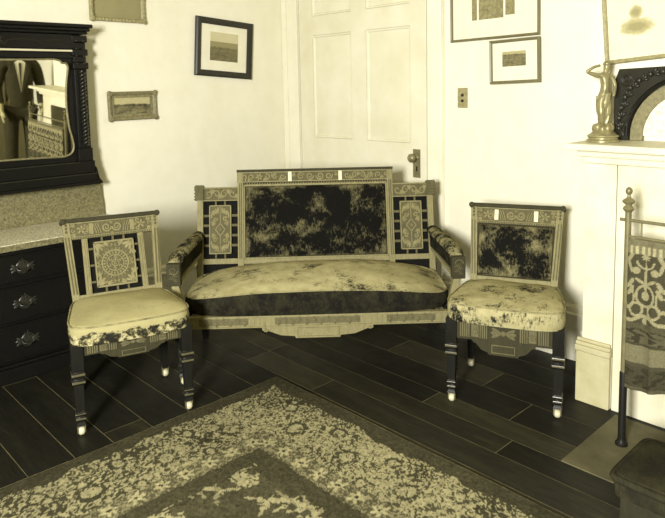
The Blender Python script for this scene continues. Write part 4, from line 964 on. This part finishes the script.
def banner():
    x0, x1, z0, z1 = 0.014, BW-0.014, 0.27, 0.853; nx, nz = 270, 190
    xs = np.linspace(x0, x1, nx); zs = np.linspace(z0, z1, nz); X, Z = np.meshgrid(xs, zs)
    hz = (Z-z0)/(z1-z0)
    fold = 0.010*np.sin((X-0.02)*46)*(1.1-hz)*(0.5+0.5*(X > 0.10)) + 0.004*np.sin(X*90+1.0)
    bot = Z - 0.012*np.cos((X-0.05)*22)*(1-hz)**3
    per = 0.132; u = ((X - x0) % per) - per/2; u = np.abs(u); T_ = Z - 0.50        # motif coords
    L = np.full(X.shape, 0.075)
    band = lambda a, b: (Z >= a) & (Z < b)
    rs = np.random.RandomState(5); nz_ = rs.rand(*X.shape)
    # figured upper field 0.53..0.83
    fig = band(0.53, 0.83); L = np.where(fig, 0.055, L); lt = np.zeros_like(L, bool)
    v = Z - 0.53
    def seg(cx, cz, rx, rz_, a=0):
        dx, dz = u-cx, v-cz; p = dx*math.cos(a)+dz*math.sin(a); q = -dx*math.sin(a)+dz*math.cos(a); return (p/rx)**2+(q/rz_)**2
    th = np.arctan2(v-0.26, u); r = np.hypot(u, v-0.26); lt |= r < 0.017*(0.8+0.25*np.cos(8*th))
    e = seg(0.0, 0.245, 0.034, 0.034); lt |= (e < 1) & (e > 0.62) & (v < 0.245)
    lt |= seg(0, 0.17, 0.005, 0.07) < 1
    lt |= seg(0.033, 0.205, 0.014, 0.014) < 1; lt |= seg(0.05, 0.265, 0.008, 0.03, 0.4) < 1; lt |= seg(0.057, 0.225, 0.006, 0.03, -0.3) < 1
    for cz, R in ((0.11, 0.036),):
        e = seg(0, cz, R, R*1.25); lt |= (e < 1) & (e > 0.60); lt |= seg(0, cz, 0.014, 0.018) < 1
    e = seg(0.032, 0.055, 0.026, 0.030); lt |= (e < 1) & (e > 0.45); e = seg(0.058, 0.10, 0.020, 0.05); lt |= (e < 1) & (e > 0.5)
    lt |= seg(0.052, 0.125, 0.008, 0.022, 0.5) < 1; lt |= seg(0.052, 0.155, 0.008, 0.022, 0.5) < 1; lt |= (np.abs(v - 0.020 - 0.012*np.cos(u*55)) < 0.007); lt |= seg(0, 0.012, 0.008, 0.022) < 1; lt |= seg(0.02, 0.165, 0.02, 0.006, 0.6) < 1
    L = np.where(fig & lt, 0.25, L)
    L = np.where(band(0.80, 0.83), np.where(np.sin(X*300) > 0, 0.34, 0.16), L); L = np.where(band(0.83, 0.86), 0.14, L)
    L = np.where(band(0.51, 0.53), 0.07, L)
    kk = np.kron(rs.rand(nz//5+1, nx//5+1), np.ones((5, 5)))[:nz, :nx]; k = np.sin(X*95+3*np.sin(Z*90))*np.sin(Z*150) + (kk-0.5)*0.9; L = np.where(band(0.455, 0.51), np.where(k > 0.1, 0.035, 0.085), L); L = np.where(band(0.445, 0.455), 0.05, L)
    L = np.where(band(0.375, 0.445), 0.15, L); L = np.where(band(0.36, 0.375), 0.06, L); L = np.where(band(0.2, 0.36), np.where(k > 0.3, 0.03, 0.05), L); L = np.where(band(0.2, 0.285), 0.075, L)
    L = L*(0.8+0.4*nz_)
    th_ = 0.0025; n = nx*nz
    F = np.stack([X, -0.006+fold-th_, bot], -1).reshape(-1, 3); B = np.stack([X, -0.006+fold+th_, bot], -1).reshape(-1, 3)
    B[:,1] += 0; idx = np.arange(n).reshape(nz, nx); faces = []
    q = np.stack([idx[:-1,:-1], idx[:-1,1:], idx[1:,1:], idx[1:,:-1]], -1).reshape(-1, 4); faces = q.tolist() + (q[:, ::-1] + n).tolist()
    edge = list(idx[0,:]) + list(idx[1:,-1]) + list(idx[-1,-2::-1]) + list(idx[-2:0:-1,0])
    for a, b in zip(edge, edge[1:]+edge[:1]): faces.append([int(b), int(a), int(a)+n, int(b)+n])
    me = bpy.data.meshes.new('tapestry_banner'); me.from_pydata(np.vstack([F, B]).tolist(), [], faces); me.update()
    me.polygons.foreach_set('use_smooth', [True]*len(me.polygons))
    ca = me.color_attributes.new('pattern', 'FLOAT_COLOR', 'POINT'); l = np.concatenate([L.reshape(-1)]*2); cols = np.ones((2*n, 4), np.float32); cols[:,0] = l; cols[:,1] = l*0.915; cols[:,2] = l*0.52; ca.data.foreach_set('color', cols.ravel())
    t = NT('tapestry_cloth', 0.95, 0.1); a = t.N.new('ShaderNodeVertexColor'); a.layer_name = 'pattern'; t.col(a.outputs[0]); t.bump(t.noise(300, 2), 0.3, 0.002); me.materials.append(t.m)
    o = bpy.data.objects.new('tapestry_banner', me); COL.objects.link(o); o.location = (2.775, -0.660, 0.0); o.scale = (1, 1, 0.978)
    tag(o, 'woven banner with pale flower and scroll design hanging from the brass stand', 'banner')
banner()

fs = thing('footstool', 'low dark upholstered footstool with rolled edge on the boards before the hearth', 'footstool', (3.20, -1.005, 0))
def fo(th): a, b = superpt(th, 14); return (a*0.245, b*0.145)
MB().box(-0.228, 0.228, -0.128, 0.128, 0.035, 0.12).build('frame', M['stoolwood'], fs, 0, 0.004)
for sx in (-1, 1):
    for sy in (-1, 1): MB().lathe([(0.014, 0), (0.020, 0.012), (0.020, 0.024), (0.014, 0.036)], 12, (sx*0.195, sy*0.095, 0)).build('foot', M['stoolwood'], fs, 40)
mb, wl = cushion(fo, 0.12, 0.188, 0.010, (0, 0), 96, 0.006, 5, 0.003); pad = mb.build('cushion', M['stool'], fs, 60)
m = MB(); m.tube([(x*1.01, y*1.02, 0.180) for x, y, z_ in wl], 0.012, 8, closed=True); m.build('rolled_edge', M['stool'], pad, 60)

# ------------------------------------------------------------------ the man reflected in the dresser mirror
def person():
    p = thing('person', 'person in a dark suit and white shirt standing right of the mantel, reflected in mirror', 'person', (4.55, -0.47, 0.001), math.radians(-80))
    # local: faces -y, x to the viewer's right
    J = {}; E = []
    J['pel'] = ((0, 0, 0.93), (0.135, 0.10)); J['belly'] = ((0, 0, 1.06), (0.130, 0.095)); J['chest'] = ((0, 0.01, 1.26), (0.145, 0.10)); J['neck0'] = ((0, 0.015, 1.42), (0.075, 0.065)); J['neck'] = ((0, 0.0, 1.49), 0.052)
    J['jaw'] = ((0, -0.015, 1.555), (0.062, 0.07)); J['head'] = ((0, -0.005, 1.63), (0.075, 0.09)); J['top'] = ((0, 0.0, 1.70), (0.062, 0.075))
    E += [('pel','belly'),('belly','chest'),('chest','neck0'),('neck0','neck'),('neck','jaw'),('jaw','head'),('head','top')]
    for s_, n in ((-1, 'L'), (1, 'R')):
        J['sh'+n] = ((s_*0.175, 0.01, 1.385), 0.058); J['el'+n] = ((s_*0.235, 0.02, 1.10), 0.042); J['wr'+n] = ((s_*0.215, -0.10, 0.885), 0.028); J['pa'+n] = ((s_*0.212, -0.125, 0.835), (0.022, 0.038)); J['kn'+n] = ((s_*0.211, -0.138, 0.795), (0.016, 0.040))
        E += [('neck0','sh'+n),('sh'+n,'el'+n),('el'+n,'wr'+n),('wr'+n,'pa'+n),('pa'+n,'kn'+n)]
        for f, (dy, ln) in enumerate(((-0.030, 0.070), (-0.010, 0.080), (0.010, 0.074), (0.029, 0.058))):
            b = Vector((s_*0.211, -0.138+dy, 0.790)); chain(J, E, 'f%s%d' % (n, f), [b, b+Vector((-s_*0.004, -0.006, -ln*0.5)), b+Vector((-s_*0.016, -0.004, -ln))], [0.0095, 0.0088, 0.0075], 'kn'+n)
        b = Vector((s_*0.207, -0.160, 0.830)); chain(J, E, 't'+n, [b, b+Vector((-s_*0.010, -0.020, -0.030)), b+Vector((-s_*0.016, -0.022, -0.055))], [0.012, 0.0105, 0.009], 'pa'+n)
        J['hip'+n] = ((s_*0.095, 0, 0.88), 0.085); J['knee'+n] = ((s_*0.105, -0.01, 0.50), 0.058); J['ank'+n] = ((s_*0.11, 0.02, 0.10), 0.040); J['toe'+n] = ((s_*0.12, -0.11, 0.045), 0.034)
        E += [('pel','hip'+n),('hip'+n,'knee'+n),('knee'+n,'ank'+n),('ank'+n,'toe'+n)]
    skin('body', J, E, M['skin'], p, 'pel')
    m = MB(); m.ell((0, -0.098, 1.605), (0.013, 0.022, 0.026), 8, 6); m.build('nose', M['skin'], p, 60)
    for s_ in (-1, 1):
        m = MB(); m.ell((s_*0.078, 0.005, 1.61), (0.012, 0.020, 0.032), 8, 6); m.build('ear', M['skin'], p, 60)
        m = MB(); m.ell((s_*0.030, -0.078, 1.632), (0.013, 0.010, 0.008), 8, 6); m.build('eye', M['hair'], p, 60)
    m = MB(); m.ell((0, -0.082, 1.562), (0.024, 0.010, 0.006), 8, 5); m.build('mouth', M['frame_mid'], p, 60)
    m = MB(); m.ell((0, 0.020, 1.675), (0.088, 0.100, 0.072), 14, 8); m.build('hair', M['hair'], p, 60)
    J = {}; E = []
    J['hem'] = ((0, 0.0, 0.80), (0.185, 0.135)); J['w'] = ((0, 0, 1.02), (0.165, 0.122)); J['c'] = ((0, 0.01, 1.25), (0.178, 0.125)); J['n'] = ((0, 0.02, 1.405), (0.105, 0.082)); E += [('hem','w'),('w','c'),('c','n')]
    for s_, n in ((-1, 'L'), (1, 'R')):
        J['s'+n] = ((s_*0.180, 0.01, 1.375), 0.078); J['e'+n] = ((s_*0.240, 0.02, 1.10), 0.062); J['h'+n] = ((s_*0.218, -0.085, 0.905), 0.048); E += [('n','s'+n),('s'+n,'e'+n),('e'+n,'h'+n)]
    jk = skin('jacket', J, E, M['suit'], p, 'w')
    J = {'pel': ((0, 0, 0.90), (0.155, 0.115))}; E = []
    for s_, n in ((-1, 'L'), (1, 'R')):
        J['a'+n] = ((s_*0.098, 0, 0.82), 0.100); J['b'+n] = ((s_*0.108, -0.01, 0.48), 0.078); J['c'+n] = ((s_*0.112, 0.01, 0.09), 0.070); E += [('pel','a'+n),('a'+n,'b'+n),('b'+n,'c'+n)]
        MB().loft([[(s_*0.115+q*0.046*cos(a), -0.045+q*0.135*sin(a), z_) for a in [2*pi*j/18 for j in range(18)]] for q, z_ in ((0.95, 0.0), (1, 0.02), (0.95, 0.05), (0.6, 0.075))]).build('shoe', M['shoe'], p, 60)
    skin('trousers', J, E, M['suit'], p, 'pel')
    V = [(0, -0.150, 1.08), (0.052, -0.128, 1.41), (0, -0.118, 1.43), (-0.052, -0.128, 1.41)]
    MB().prism([(0, 1.06), (0.058, 1.40), (0.0, 1.445), (-0.058, 1.40)], lambda a, b: (a, -0.150 + (b-1.06)*0.10, b), lambda a, b: (a, -0.10, b)).build('shirt_front', M['shirt'], p, 0)
    MB().prism([(0.0, 1.10), (0.014, 1.36), (0.011, 1.40), (-0.011, 1.40), (-0.014, 1.36)], lambda a, b: (a, -0.158 + (b-1.06)*0.10, b), lambda a, b: (a, -0.148 + (b-1.06)*0.10, b)).build('necktie', M['suit'], p, 0)
    for s_ in (-1, 1):
        MB().prism([(0.0, 1.04), (0.062, 1.40), (0.100, 1.37), (0.085, 1.26), (0.052, 1.15)], lambda a, b: (s_*a, -0.164 + (b-1.04)*0.11, b), lambda a, b: (s_*a, -0.145 + (b-1.04)*0.11, b)).build('lapel', M['suit'], jk, 0, 0.002)
person()
